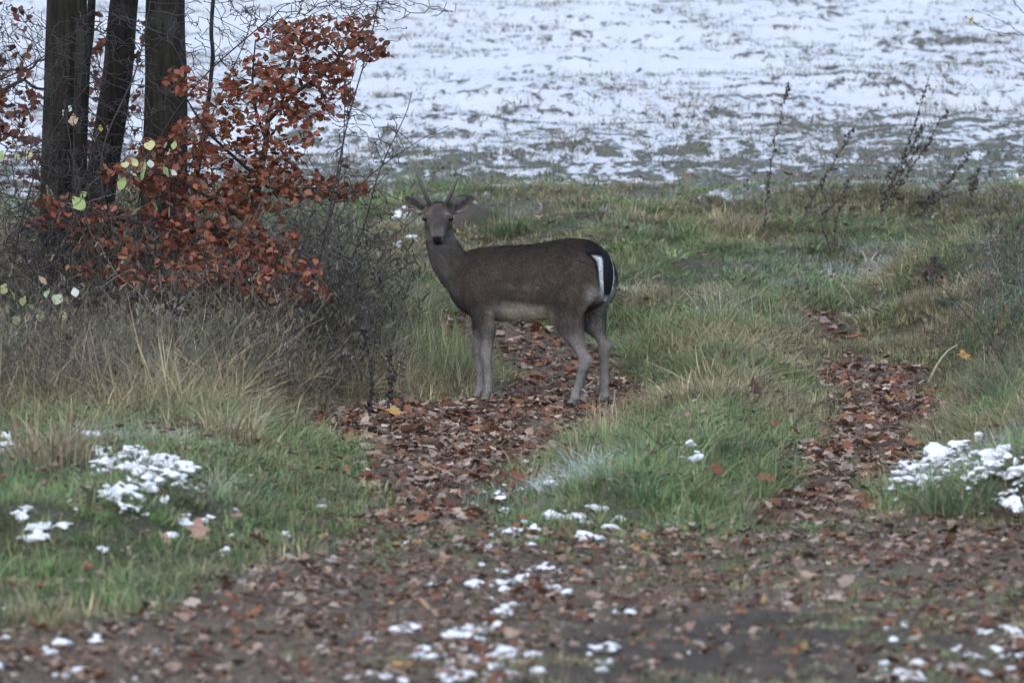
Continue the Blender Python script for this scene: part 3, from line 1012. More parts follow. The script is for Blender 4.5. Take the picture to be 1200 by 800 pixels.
# ------------------------------------------------------------------ fallen leaves
def leaf_shape(kind, curl, fold, seed):
    """a dry leaf: blade built from the midrib outwards, folded along the rib and curled; length 1 along +y"""
    r = np.random.default_rng(seed)
    if kind == 'oak':
        out = [(0, .01), (.10, .10), (.18, .24), (.34, .17), (.46, .33), (.60, .20), (.72, .36), (.84, .20), (.94, .20), (1.0, .02)]
    elif kind == 'maple':
        out = [(0, .02), (.08, .20), (.16, .46), (.30, .26), (.42, .30), (.56, .52), (.62, .24), (.74, .16), (.86, .17), (1.0, .01)]
    elif kind == 'bit':
        out = [(0, .06), (.3, .30), (.7, .24), (1.0, .03)]
    else:
        out = [(0, .01), (.12, .15), (.28, .27), (.45, .32), (.62, .29), (.80, .18), (.92, .07), (1.0, .005)]
    out = np.array(out)
    tt, w = out[:, 0], out[:, 1] * r.uniform(.85, 1.1)
    wl, wr = w * r.uniform(.85, 1.1, len(w)), w * r.uniform(.85, 1.1, len(w))
    wav = r.normal(0, .05, (2, len(w)))
    twist = r.normal(0, .35)

    def pt(t, x, k, sgn):
        z = curl * ((t - .5) ** 2 - .12) + fold * abs(x) - 1.1 * fold * x * x + (wav[0 if sgn < 0 else 1][k] if sgn else 0) + twist * x * (t - .5)
        return (x, t - .5, z)
    V, F = [], []
    n = len(tt)
    for k in range(n):
        V += [pt(tt[k], -wl[k], k, -1), pt(tt[k], 0, k, 0), pt(tt[k], wr[k], k, 1)]
    for k in range(n - 1):
        a = 3 * k
        F += [(a, a + 1, a + 4, a + 3), (a + 1, a + 2, a + 5, a + 4)]
    return np.array(V), np.array(F)


LEAVES = [leaf_shape(k, c, f, 300 + i) for i, (k, c, f) in enumerate([('oak', .5, .2), ('oak', -.6, .35), ('maple', .4, .15), ('maple', .8, .3), ('beech', .6, .3), ('beech', -.5, .2), ('oak', 1.0, .5), ('beech', 1.0, .6), ('maple', -.5, .1), ('oak', .2, .6), ('bit', .5, .3), ('bit', -.6, .4), ('bit', .9, .1), ('bit', .3, .6)])]
PAL = np.array([[.34, .255, .215], [.28, .205, .17], [.19, .085, .050], [.25, .12, .07], [.14, .062, .042], [.080, .055, .046], [.42, .35, .31], [.19, .135, .11], [.28, .23, .21], [.11, .08, .068], [.33, .22, .11]])
PALW = np.array([.15, .15, .12, .07, .09, .10, .09, .10, .08, .05, .02]); PALW = PALW / PALW.sum(); PAL = PAL * np.array([1.0, .92, .80])


def euler_m(rx, ry, rz):
    cx, sx, cy, sy, cz, sz = np.cos(rx), np.sin(rx), np.cos(ry), np.sin(ry), np.cos(rz), np.sin(rz)
    return np.stack([np.stack([cz * cy, cz * sy * sx - sz * cx, cz * sy * cx + sz * sx], -1),
                     np.stack([sz * cy, sz * sy * sx + cz * cx, sz * sy * cx - cz * sx], -1),
                     np.stack([-sy, cy * sx, cy * cx], -1)], -2)


def bake_leaves(name, shapes, which, P, R, S, C, mat):
    V, F, K, off = [], [], [], 0
    for k, (lv, lf) in enumerate(shapes):
        m = np.where(which == k)[0]
        if not len(m): continue
        v = np.einsum('nij,vj->nvi', R[m], lv) * S[m][:, None, None] + P[m][:, None]
        V.append(v.reshape(-1, 3)); K.append(np.repeat(C[m], len(lv), 0))
        F.append((lf[None] + (np.arange(len(m)) * len(lv))[:, None, None] + off).reshape(-1, 4)); off += len(m) * len(lv)
    return npmesh(name, np.concatenate(V), np.concatenate(F), mat, False, np.concatenate(K))


x, y = frustum_pts(140000, 15, 42, .7)
lt = litter(x, y)
md_ = sstep(-.3, .3, sdist(P_MUD, x, y) + (fbm(x * 3, y * 2, 4, 4) - .5) * 1.4)
pth = np.maximum(sdist(P_PATH1, x, y), sdist(P_PATH2, x, y)) > -.1
prob = np.where(lt > .3, lt * np.where(pth & (y > 22.5), .70, .72 + .3 * (fbm(x * 1.5, y, 3, 44) - .3)), .07 + .10 * sstep(.6, -.1, -np.maximum(sdist(P_PATH1, x, y), sdist(P_PATH2, x, y)) * 0 + np.abs(y - 24) - 2.0) * .6)
prob = prob * (1 - .70 * md_)
prob = np.where((y > 30.5) & pth, prob * .75, prob)
keep = RNG.random(len(x)) < prob
x, y = x[keep], y[keep]; n = len(x)
on_path = (np.maximum(sdist(P_PATH1, x, y), sdist(P_PATH2, x, y)) > -.05) & (y > 22.5)
sz = np.clip(RNG.lognormal(math.log(.034), .50, n), .012, .10) * np.where(on_path, 1.08, .74)
R = euler_m(RNG.normal(0, .26, n), RNG.normal(0, .26, n), RNG.uniform(0, 6.28, n))
w2 = PALW.copy(); w2[[2, 3, 4]] *= 1.9
ci = np.where(on_path & (RNG.random(n) < .6), RNG.choice(len(PAL), n, p=w2 / w2.sum()), RNG.choice(len(PAL), n, p=PALW))
C = PAL[ci] * RNG.uniform(.75, 1.2, (n, 1)) * np.where(on_path, 1.0, .85)[:, None]
P = np.stack([x, y, H(x, y) + .008 + RNG.random(n) * np.where(lt[keep] < .3, .06, .022)], -1)
which = np.where(sz < .036, 10 + RNG.integers(0, 4, n), RNG.integers(0, 10, n))
show = sz / y * (np.abs(x) < .0875 * y) * (y > 17.4) * np.where(on_path, 1.0, .93)
top = np.argsort(-show)[:285]
rest = np.ones(n, bool); rest[top] = False
lit = mobj('leaf_litter', bake_leaves('leaf_litter', LEAVES, which[rest], P[rest], R[rest], sz[rest], C[rest], M_LEAF))
tag(lit, 'brown and russet fallen leaves strewn over the tracks', 'leaf litter', kind='stuff')
_lm = {}
for k in top:
    key = (int(which[k]), int(ci[k]))
    if key not in _lm:
        lv, lf = LEAVES[key[0]]
        _lm[key] = npmesh('fallen_leaf', lv, lf, M_LEAF, False, np.tile(PAL[key[1]] * .9, (len(lv), 1)))
    o = bpy.data.objects.new('fallen_leaf', _lm[key])
    o.matrix_world = Matrix.Translation(Vector(P[k])) @ Matrix(R[k].tolist()).to_4x4() @ Matrix.Scale(float(sz[k]), 4)
    COL.objects.link(o); o.parent = ground


def show_leaf(px, py, size, kind, col, label, tilt=(.3, .2, 0), up=.02, name='fallen_leaf'):
    """a leaf that stands out in the photograph: a thing of its own"""
    p = gp(px, py); p[2] += up
    lv, lf = LEAVES[kind]
    me = npmesh(name, lv * size, lf, M_LEAF, False, np.tile(np.array(col), (len(lv), 1)))
    o = mobj(name, me, None, tuple(p)); o.rotation_euler = tilt
    return tag(o, label, 'leaf', 'single leaves that stand out on the ground')


show_leaf(233, 636, .10, 2, (.34, .20, .15), 'large pale pink maple leaf lying upright in the grass at lower left', (1.0, .1, .3), .05)
show_leaf(885, 480, .12, 3, (.085, .040, .030), 'dark brown curled maple leaf caught in the grass of the middle mound', (.8, .2, .5), .11)
show_leaf(833, 404 - 80, .07, 0, (.16, .06, .04), 'small dark red leaf on the grass bank behind the middle mound', (.4, .1, 1.2), .05)
show_leaf(840, 572, .075, 2, (.17, .055, .035), 'dark red leaf in the grass above the muddy track', (.8, 0, .4), .08)
show_leaf(310, 644, .13, 0, (.19, .075, .045), 'russet oak leaf beside the snow flecks at lower left', (.4, .2, 1.9), .03)
show_leaf(283, 648, .11, 8, (.13, .05, .035), 'dark red-brown maple leaf on the lower left verge', (.4, -.2, 2.6), .03)
show_leaf(462, 489, .10, 2, (.40, .25, .08), 'mustard yellow leaf at the left edge of the deer path', (.5, .2, .2), .03)
show_leaf(1045, 474, .09, 2, (.42, .24, .07), 'yellow-orange leaf on the right-hand path', (.4, .1, .9), .03)
show_leaf(910, 453, .09, 4, (.30, .25, .06), 'olive yellow leaf at the edge of the right-hand path', (.4, .2, 1.5), .06)
show_leaf(790, 733, .0, 4, (.3, .2, .1), 'x') if False else None
show_leaf(195, 642, .10, 4, (.36, .24, .15), 'tan pointed leaf lying left of the pink maple leaf', (.5, .2, .8), .03)
show_leaf(500, 717, .11, 4, (.38, .22, .13), 'pale orange leaf on the muddy track below the deer path', (.4, .1, 1.1), .02)
show_leaf(125, 686, .13, 0, (.30, .19, .12), 'big tan leaf in the thin grass at lower left', (.4, .1, 1.4), .03)
show_leaf(1130, 438, .09, 2, (.40, .22, .07), 'orange leaf under the bramble right of the path', (.7, .1, .4), .10)
show_leaf(548, 232 + 10, .08, 5, (.40, .24, .16), 'pale dead leaf on the bank right of the head of the deer', (.5, .1, .9), .05) if False else None

# ------------------------------------------------------------------ lying snow
_t = (1 + 5 ** .5) / 2
_bm = bmesh.new(); bmesh.ops.create_icosphere(_bm, subdivisions=2, radius=1)
ICO_V = np.array([v.co[:] for v in _bm.verts]); ICO_F = np.array([[v.index for v in f.verts] for f in _bm.faces]); _bm.free()
_bm = bmesh.new(); bmesh.ops.create_icosphere(_bm, subdivisions=1, radius=1)
ICO1_V = np.array([v.co[:] for v in _bm.verts]); ICO1_F = np.array([[v.index for v in f.verts] for f in _bm.faces]); _bm.free()


def melt(me, seed):
    """fuse the lumps of one patch into one uneven crust"""
    o = bpy.data.objects.new('melt', me); COL.objects.link(o)
    md = o.modifiers.new('r', 'REMESH'); md.mode = 'VOXEL'; md.voxel_size = .0065
    ms = o.modifiers.new('s', 'SMOOTH'); ms.factor = .5; ms.iterations = 1
    m2 = bpy.data.meshes.new_from_object(o.evaluated_get(bpy.context.evaluated_depsgraph_get()))
    bpy.data.objects.remove(o)
    if len(m2.vertices) < 12:
        return me
    v = np.empty(len(m2.vertices) * 3); m2.vertices.foreach_get('co', v); v = v.reshape(-1, 3)
    k = fbm(v[:, 0] * 55 + v[:, 2] * 40, v[:, 1] * 45, 3, 60 + seed) - .5
    v[:, 2] += k * .012; v[:, 0] += (fbm(v[:, 1] * 60, v[:, 2] * 60 + v[:, 0] * 30, 2, 61) - .5) * .010
    m2.vertices.foreach_set('co', v.ravel().astype(np.float32))
    m2.materials.clear(); m2.materials.append(M_SNOW)
    m2.polygons.foreach_set('use_smooth', np.ones(len(m2.polygons), bool)); m2.update()
    m2.name = 'snow_clump'
    return m2


def snow(name, ell, label=None, lift=.0, dens=1.0, seed=0, kind=None,  lump=.0105, thr=.42):
    """lumpy broken snow over patches given as (px, py, half width px, half height px) on the ground"""
    r = np.random.default_rng(900 + seed)
    org = gp(*ell[0][:2])
    root = None
    if kind is None and len(ell) > 1:
        root = empty(name, tuple(org))
    geos = []
    g = Geo()
    for e in ell:
        px, py, rx, ry = e[:4]
        c = gp(px, py)
        ppm = FPX / c[1]
        hw = rx / ppm
        slope = (py - 49) / FPX
        hd_ = max(.02, min((ry / ppm) / max(slope, .03), hw * 2.0))
        hw *= 1.15
        nb = int(np.clip(dens * (12 + hw * hd_ * 6000), 10, 480))
        for _ in range(nb):
            a = r.uniform(0, 2 * np.pi); q_ = r.random() ** .55
            X = c[0] + hw * q_ * math.cos(a); Y = c[1] + hd_ * q_ * math.sin(a)
            if fbm(X * 20, Y * 11, 3, 51) < thr + .14 * q_ and q_ > .1: continue
            rad = lump * r.lognormal(-.15, .55) * (1.15 - .45 * q_)
            iv, jf = (ICO_V, ICO_F) if rad > .017 else (ICO1_V, ICO1_F)
            V = iv * (1 + .2 * np.sin(iv[:, [1]] * 5 + r.uniform(0, 6)) * np.cos(iv[:, [0]] * 4 + r.uniform(0, 6)) + r.normal(0, .12, (len(iv), 1)))
            V = V * np.array([rad * r.uniform(1.0, 1.6), rad * r.uniform(1.0, 1.6), rad * (r.uniform(.28, .5) if lift < .03 else r.uniform(.3, .6))])
            V = V @ euler_m(np.array(r.normal(0, .2)), np.array(r.normal(0, .2)), np.array(r.uniform(0, 6.28))).T
            g.add(V + np.array([X, Y, Hs(X, Y) + lift * r.uniform(.1, 1.05) + r.uniform(-.006, .008)]), jf)
        if root is not None and g.n:
            tag(mobj('snow_clump', melt(g.mesh('snow_clump', M_SNOW, True, org), seed), root), kind='stuff')
            g = Geo()
    o = root if root is not None else mobj(name, melt(g.mesh(name, M_SNOW, True, org), seed), None, tuple(org))
    tag(o, label, 'snow', 'lying snow patches' if kind is None else None, kind)
    return o


snow('snow_patch', [(100, 521, 17, 6), (120, 538, 14, 6), (160, 541, 22, 7), (150, 555, 40, 8), (195, 548, 28, 9), (190, 565, 36, 10), (212, 558, 18, 8), (140, 590, 32, 7), (165, 575, 18, 5)],
     'broad broken patch of snow on the dry grass at the left', .045, 1.25, 1, thr=.41)
snow('snow_patch', [(8, 520, 8, 10), (6, 535, 12, 12)], 'snow clump at the left edge of the picture beside dry tussock', .05, 1.0, 2)
snow('snow_patch', [(1058, 584, 18, 9), (1076, 567, 24, 10), (1102, 552, 28, 11), (1128, 540, 22, 10), (1150, 570, 26, 11), (1165, 552, 28, 8), (1188, 541, 24, 11), (1195, 566, 20, 10), (1140, 556, 22, 9), (1110, 570, 20, 7), (1085, 582, 18, 6)],
     'snow draped over the grassy mound at the right edge', .085, 1.5, 3, thr=.38)
snow('snow_patch', [(1165, 594, 12, 5), (1195, 600, 12, 5), (1185, 590, 14, 4)], 'thin snow at the foot of the right-hand mound', .03, .9, 4)
snow('snow_patch', [(430, 794, 22, 7), (470, 798, 18, 6), (500, 773, 20, 7), (530, 778, 18, 7), (560, 774, 18, 8), (590, 770, 16, 6), (540, 796, 30, 7), (600, 785, 18, 6), (620, 770, 20, 6), (650, 768, 10, 5), (590, 797, 22, 6), (575, 781, 16, 5)],
     'widest snow patch along the bottom edge below the deer', .012, 1.0, 5)
snow('snow_patch', [(530, 748, 14, 5), (545, 741, 12, 6), (560, 741, 16, 5), (575, 736, 10, 5), (560, 755, 14, 4), (500, 762, 8, 4)], 'broken streak of snow just above the bottom snow patch', .01, .8, 6)
snow('snow_patch', [(680, 770, 16, 7), (712, 764, 14, 6), (695, 765, 8, 4), (710, 781, 9, 7)], 'snow clumps right of the widest bottom patch', .01, .9, 7)
snow('snow_patch', [(556, 687, 14, 5), (588, 683, 14, 5), (606, 681, 12, 4), (626, 671, 14, 5), (622, 696, 12, 6), (640, 700, 10, 5), (650, 673, 6, 4)], 'scattered snow flecks on the track below the middle mound', .01, .9, 8)
snow('snow_patch', [(585, 622, 14, 5), (620, 622, 18, 5), (650, 612, 10, 4), (690, 634, 14, 5), (660, 628, 8, 4), (630, 635, 10, 4)], 'thin snow along the front foot of the middle mound', .015, .8, 9)
snow('snow_patch', [(590, 593, 16, 8), (605, 580, 18, 6), (640, 580, 14, 5), (665, 570, 12, 4), (580, 600, 10, 5)], 'frosty snow on the grass at the left end of the middle mound', .07, .55, 10, lump=.009)
snow('snow_patch', [(1070, 770, 9, 6), (1040, 781, 8, 6), (1075, 783, 10, 5), (1060, 792, 16, 6), (1040, 797, 10, 4)], 'snow beads beside the mud at lower right', .01, .9, 11)
snow('snow_patch', [(1155, 742, 14, 7), (1180, 738, 16, 5), (1195, 744, 8, 5), (1145, 772, 12, 5), (1170, 765, 8, 4), (1190, 770, 8, 5), (1150, 790, 14, 6), (1190, 790, 10, 5)], 'snow clumps in the bottom right corner', .012, .9, 12)
snow('snow_patch', [(808, 552, 10, 5), (818, 551, 9, 5)], 'single snow lump high in the grass of the middle mound', .11, 1.2, 13)
snow('snow_patch', [(190, 463, 8, 6), (198, 467, 6, 5)], 'small snow lump in the tall dry grass below the red leaves', .10, 1.2, 14)
snow('snow_patch', [(470, 256, 12, 4), (478, 250, 10, 4), (482, 284, 14, 6), (470, 289, 10, 4), (490, 278, 8, 5)], 'snow on the earth bank left of the head of the deer', .03, .8, 15)
_fr = np.random.default_rng(404)
MORE_FLECKS = []
for x0, x1, y0, y1, k in ((565, 740, 598, 642, 26), (0, 120, 590, 640, 12), (190, 360, 600, 650, 10), (430, 740, 735, 798, 26), (1030, 1198, 735, 798, 20), (560, 680, 660, 705, 14), (60, 250, 515, 600, 16), (0, 200, 750, 798, 8), (1040, 1198, 530, 600, 14)):
    MORE_FLECKS += [(_fr.uniform(x0, x1), _fr.uniform(y0, y1), _fr.uniform(2.5, 7), _fr.uniform(1.5, 3.5)) for _ in range(k)]
snow('snow_flecks', [(18, 582, 9, 5), (18, 610, 10, 6), (25, 622, 9, 4), (85, 618, 8, 4), (225, 616, 20, 5), (240, 620, 8, 4), (270, 633, 5, 3), (122, 649, 9, 4), (150, 649, 6, 3), (55, 667, 7, 4), (5, 714, 6, 3), (12, 759, 7, 4), (35, 772, 10, 4), (57, 763, 11, 4),
                     (88, 790, 7, 6), (185, 767, 6, 4), (67, 745, 4, 4), (158, 797, 5, 3), (428, 553, 9, 4), (390, 658, 6, 3), (332, 631, 7, 4), (375, 595, 5, 3), (508, 690, 10, 4), (540, 625, 4, 3), (500, 732, 5, 3),
                     (742, 676, 12, 4), (790, 618, 10, 4), (775, 624, 5, 3), (805, 769, 11, 5), (822, 766, 6, 5), (1038, 741, 8, 3), (1058, 738, 5, 3), (1055, 640, 7, 4), (1090, 613, 12, 4), (1145, 604, 6, 3), (600, 715, 8, 4),
                     (642, 722, 7, 3), (670, 722, 8, 3), (590, 722, 5, 3), (605, 743, 6, 4), (640, 745, 5, 4), (725, 660, 6, 3), (610, 660, 8, 3), (575, 643, 5, 3), (1180, 580, 8, 4), (955, 712, 6, 3), (680, 655, 6, 3), (730, 720, 5, 3), (480, 640, 5, 3)] + MORE_FLECKS,
     'tiny snow flecks scattered over the trodden leaves and verges', .012, .8, 20, 'stuff')

# ------------------------------------------------------------------ woody plants
def colonize(nodes, parent, attr, step=.045, di=.5, dk=.07, iters=120, rng=RNG, grav=0.0):
    """grow a branching skeleton from given nodes towards attraction points"""
    N = [np.asarray(p, float) for p in nodes]; par = list(parent)
    A = np.asarray(attr, float).copy()
    alive = np.ones(len(A), bool)
    nearest = np.full(len(A), -1); nd2 = np.full(len(A), 1e9)
    done = 0
    for _ in range(iters):
        new = np.array(N[done:])
        if len(new):
            D = ((A[:, None] - new[None]) ** 2).sum(-1)
            k = D.argmin(1); dm = D[np.arange(len(A)), k]
            up = dm < nd2
            nearest[up] = k[up] + done; nd2[up] = dm[up]
        done = len(N)
        alive &= nd2 > dk * dk
        act = alive & (nd2 < di * di)
        if not act.any():
            if not alive.any(): break
            act = alive & (nd2 <= np.sort(nd2[alive])[min(5, alive.sum() - 1)])
        acc = {}
        for a in np.where(act)[0]:
            v = A[a] - N[nearest[a]]; v = v / (np.linalg.norm(v) + 1e-9)
            acc.setdefault(nearest[a], []).append(v)
        for k, vv in acc.items():
            d = np.mean(vv, 0) + rng.normal(0, .18, 3); d[2] += grav
            d /= np.linalg.norm(d) + 1e-9
            N.append(N[k] + d * step); par.append(k)
        if len(N) > 9000: break
    return np.array(N), np.array(par)


def skeleton_tubes(N, par, r0, rmin, expo=2.3, sides=5):
    """pipe-model radii, chains as tubes; returns list of (pts, radii)"""
    n = len(N)
    ch = [[] for _ in range(n)]
    for i, p in enumerate(par):
        if p >= 0: ch[p].append(i)
    w = np.ones(n)
    order = np.argsort(-np.arange(n))
    for i in order:
        if ch[i]: w[i] = sum(w[c] for c in ch[i])
    rad = w ** (1 / expo); rad = rmin + (r0 - rmin) * (rad - 1) / max(rad.max() - 1, 1e-6)
    chains = []
    stack = [i for i in range(n) if par[i] < 0]
    starts = [(i, None) for i in stack]
    while starts:
        i, p = starts.pop()
        pts, rr = [], []
        if p is not None: pts.append(N[p]); rr.append(min(rad[p], rad[i] * 1.25))
        while True:
            pts.append(N[i]); rr.append(rad[i])
            if not ch[i]: break
            c = sorted(ch[i], key=lambda c: -w[c])
            starts += [(k, i) for k in c[1:]]
            i = c[0]
        if len(pts) > 1: chains.append((np.array(pts), np.array(rr)))
    return chains, rad


def chains_mesh(name, chains, col, mat, org, sides=5, var=.25):
    g = Geo()
    for pts, rr in chains:
        V, F = tube(pts, rr, sides if rr[0] > .004 else 3)
        g.add(V, F, np.asarray(col) * RNG.uniform(1 - var, 1 + var))
    return g.mesh(name, mat, True, org)


def line_nodes(pts, step=.045):
    L_ = smooth_line(pts, 12)
    d = np.concatenate([[0], np.cumsum(np.linalg.norm(np.diff(L_, axis=0), axis=1))])
    t = np.arange(0, d[-1], step)
    return np.stack([np.interp(t, d, L_[:, k]) for k in range(3)], -1)


def skeleton(stems, attr, **kw):
    """stems: list of polylines; the first rises from the ground, others fork from the nearest node"""
    nodes, par = [], []
    for st in stems:
        q = line_nodes(st)
        if nodes and st is not stems[0]:
            D = np.linalg.norm(np.array(nodes) - q[0], axis=1); k = int(D.argmin())
            base = k if D[k] < .12 else -1
        else:
            base = -1
        for p in q:
            par.append(base); nodes.append(p); base = len(nodes) - 1
    return colonize(nodes, par, attr, **kw)


def pxline(pts, d0, d1=None):
    d1 = d0 if d1 is None else d1
    return [at(a, b, d0 + (d1 - d0) * i / max(1, len(pts) - 1)) for i, (a, b) in enumerate(pts)]


def ellipse_attr(ell, dist, spread, dens, rng):
    out = []
    for e in ell:
        cx, cy, rx, ry = e[:4]; k = e[4] if len(e) > 4 else 1.0
        n_ = max(2, int(rx * ry * dens * k))
        a = rng.uniform(0, 6.283, n_); q_ = np.sqrt(rng.random(n_))
        dd = dist + (e[5] if len(e) > 5 else 0) + rng.normal(0, spread, n_)
        out += [at(cx + rx * q_[i] * math.cos(a[i]), cy + ry * q_[i] * math.sin(a[i]), dd[i]) for i in range(n_)]
    return np.array(out)


BEECH = [leaf_shape('beech', c, f, 700 + i) for i, (c, f) in enumerate([(.3, .15), (-.4, .3), (.7, .4), (.2, .5), (-.2, .1)])]


def leafy(root, name_stuff, pts, org, size, pal, rng, individual=290, droop=.5):
    """leaves at given points: the ones that show largest as parts, the rest as one part of kind stuff"""
    n_ = len(pts)
    sz_ = size * rng.uniform(.65, 1.25, n_)
    R_ = euler_m(rng.normal(-droop, .55, n_), rng.normal(0, .6, n_), rng.uniform(0, 6.28, n_))
    cidx = rng.integers(0, len(pal), n_)
    C_ = pal[cidx] * rng.uniform(.75, 1.25, (n_, 1))
    wh = rng.integers(0, len(BEECH), n_)
    sx = 600 + FPX * pts[:, 0] / pts[:, 1]; sy = 49 + FPX * (CAMZ - pts[:, 2]) / pts[:, 1]
    inview = (sx > 0) & (sx < 1200) & (sy > 0)
    score = inview * sz_ / pts[:, 1] * (1 + .8 * (pts[:, 1].mean() - pts[:, 1]))
    top_ = np.argsort(-score)[:individual] if individual else np.array([], int)
    m = np.ones(n_, bool); m[top_] = False
    if m.any():
        o = mobj(name_stuff, bake_leaves(name_stuff, BEECH, wh[m], pts[m] - org, R_[m], sz_[m], C_[m], M_FOLIAGE), root)
        tag(o, kind='stuff')
    cache = {}
    for k in top_:
        key = (int(wh[k]), int(cidx[k]))
        if key not in cache:
            lv, lf = BEECH[key[0]]
            cache[key] = npmesh('leaf', lv, lf, M_FOLIAGE, False, np.tile(pal[key[1]], (len(lv), 1)))
        o = bpy.data.objects.new('leaf', cache[key])
        o.matrix_world = Matrix.Translation(Vector(pts[k] - org)) @ Matrix(R_[k].tolist()).to_4x4() @ Matrix.Scale(float(sz_[k]), 4)
        COL.objects.link(o); o.parent = root


# --- tall trunks behind the red beech
def trunk_tree(name, pts_px, dist, r0, r1, label, seed, fork=True):
    rng = np.random.default_rng(seed)
    top = at(*pts_px[0], dist); bot = at(*pts_px[-1], dist)
    d = (top - bot) / (top[2] - bot[2])
    gx_, gy_ = bot[0], bot[1]
    base = np.array([gx_, gy_, Hs(gx_, gy_) - .08])
    line = [base] + [at(*p, dist) for p in pts_px[::-1]] + [top + d * 2.0 + rng.normal(0, .05, 3), top + d * 4.2 + rng.normal(0, .15, 3)]
    L_ = smooth_line(line, 10)
    hgt = (L_[:, 2] - L_[0, 2])
    rr = np.interp(hgt, [0, .12, .45, 1.8, hgt[-1]], [r0 * 1.55, r0 * 1.22, r0 * 1.03, r1, r1 * .35])
    V, F = tube(L_, rr, 20)
    ph = np.tile(np.linspace(0, 2 * np.pi, 20, endpoint=False), len(L_))
    cen = np.repeat(L_, 20, 0); nrm = V - cen
    zz = V[:, 2]
    V = cen + nrm * (1 + .06 * np.sin(ph * 3 + zz * 1.3 + seed) + .05 * np.sin(ph * 5 - zz * 2.1) + .05 * (fbm(ph * 2.0, zz * 3, 3, seed) - .5))[:, None]
    root = empty(name, tuple(base))
    tag(root, label, 'tree', 'bare trunks behind the red beech')
    mobj('trunk', npmesh('trunk', V - base, F, M_BARK, True), root)
    # bare limbs and twigs of the upper tree
    A = np.array([L_[-1] + np.array([0, 0, -1.4]) + rng.normal(0, 1, 3) * np.array([.8, .8, .9]) for _ in range(110)])
    A = A[A[:, 2] > CAMZ + .75]
    st = [L_[-26:][::2]]
    N_, pa = skeleton(st, A, step=.09, di=1.2, dk=.14, iters=60, rng=rng)
    ch_, _ = skeleton_tubes(N_, pa, r1 * .5, .004)
    mobj('crown', chains_mesh('crown', ch_[0:], (.045, .038, .033), M_TWIG, base, 5), root)
    return root


trunk_tree('woodland_tree', [(76, -20), (73, 120), (72, 260)], 31.9, .125, .108, 'thick dark trunk at the far left with a fused double stem', 1)
trunk_tree('woodland_tree', [(147, -20), (136, 90), (118, 210), (112, 290)], 32.6, .088, .082, 'leaning trunk between the two thickest trunks', 2)
trunk_tree('woodland_tree', [(195, -20), (194, 100), (190, 290)], 32.2, .125, .112, 'thick upright trunk just left of the red beech crown', 3)
# the stem grown against the first trunk
trunk_tree('young_tree', [(96, -20), (93, 120), (92, 280)], 31.75, .034, .030, 'slim stem pressed against the thick far left trunk', 4)
trunk_tree('young_tree', [(108, -20), (101, 80), (97, 190), (97, 280)], 32.3, .026, .023, 'thin straight sapling right of the double trunk', 5)
trunk_tree('young_tree', [(252, -20), (249, 70), (240, 150), (225, 260)], 31.8, .013, .011, 'thin dark sapling right of the thick upright trunk', 6)

# --- the red-leaved beech
rb = np.random.default_rng(21)
BD = 30.9
b0 = at(283, 330, BD); b0[2] = Hs(b0[0], b0[1]) - .05
stems = [[b0] + pxline([(286, 300), (296, 250), (305, 205), (312, 165), (318, 120), (345, 60), (372, 10)], BD),
         pxline([(312, 165), (300, 130), (296, 95), (300, 40)], BD, BD - .2),
         pxline([(316, 140), (345, 110), (380, 85), (412, 50), (440, 15), (470, -25)], BD, BD - .25),
         pxline([(304, 210), (270, 180), (240, 150), (215, 110)], BD, BD - .3),
         pxline([(300, 230), (345, 222), (390, 220), (432, 215)], BD, BD - .25),
         pxline([(292, 262), (245, 232), (195, 205), (150, 205)], BD, BD - .4),
         pxline([(288, 285), (230, 270), (165, 262), (85, 238)], BD, BD - .45),
         pxline([(288, 290), (330, 300), (375, 335)], BD, BD - 1.0), pxline([(286, 300), (270, 320), (240, 335), (190, 335)], BD, BD - 1.0)]
ell = [(385, 55, 62, 36, 1.0), (335, 42, 40, 22, .8), (300, 95, 40, 28, .9), (362, 105, 55, 38, 1.1), (425, 35, 32, 24, .45), (445, 65, 18, 8, .5), (215, 95, 28, 18, 1.1), (270, 122, 38, 26, .9), (250, 155, 55, 24, 1.0), (340, 150, 45, 28, .7),
       (200, 178, 55, 20, 1.0), (300, 185, 55, 22, 1.0), (160, 205, 45, 20, 1.0), (225, 218, 65, 26, 1.15), (300, 228, 55, 22, 1.0), (395, 225, 38, 15, 1.3), (340, 208, 38, 16, 1.1), (245, 262, 65, 24, 1.05, -.2), (140, 252, 48, 18, 1.0), (70, 236, 32, 12, .9),
       (205, 292, 75, 20, .9, -.5), (310, 280, 45, 18, .9, -.4), (120, 285, 45, 14, .7, -.5), (365, 345, 30, 16, .8, -1.0), (250, 325, 60, 18, .9, -.9), (305, 340, 35, 16, .9, -1.0), (180, 330, 40, 12, .7, -.9), (130, 318, 55, 13, .6, -.8), (345, 312, 40, 18, .8, -.9), (270, 300, 60, 18, 1.0, -.6), (60, 262, 40, 14, .6, -.3), (230, 360, 40, 10, .4, -1.1), (325, 365, 30, 10, .4, -1.1), (100, 262, 30, 10, .8), (410, 132, 14, 10, .5), (405, 190, 10, 6, .5)]
A = ellipse_attr(ell, BD - .12, .22, .034, rb)
N_, pa = skeleton(stems, A, step=.04, di=.35, dk=.045, iters=70, rng=rb)
ch_, rad_ = skeleton_tubes(N_, pa, .030, .0017, 2.2)
org = b0 + np.array([0, 0, .05])
beech = empty('beech_tree', tuple(org))
tag(beech, 'young beech holding dense rust-red leaves beside the dark trunks', 'tree')
mobj('trunk', chains_mesh('trunk', ch_[:0] + ch_, (.050, .040, .036), M_TWIG, org, 6), beech)
REDS = np.array([[.20, .052, .027], [.24, .070, .036], [.155, .039, .023], [.28, .10, .055], [.11, .029, .019], [.21, .080, .050], [.33, .135, .083], [.25, .125, .06], [.15, .075, .045]])
lp_ = ellipse_attr(ell, BD - .12, .22, .175, rb)
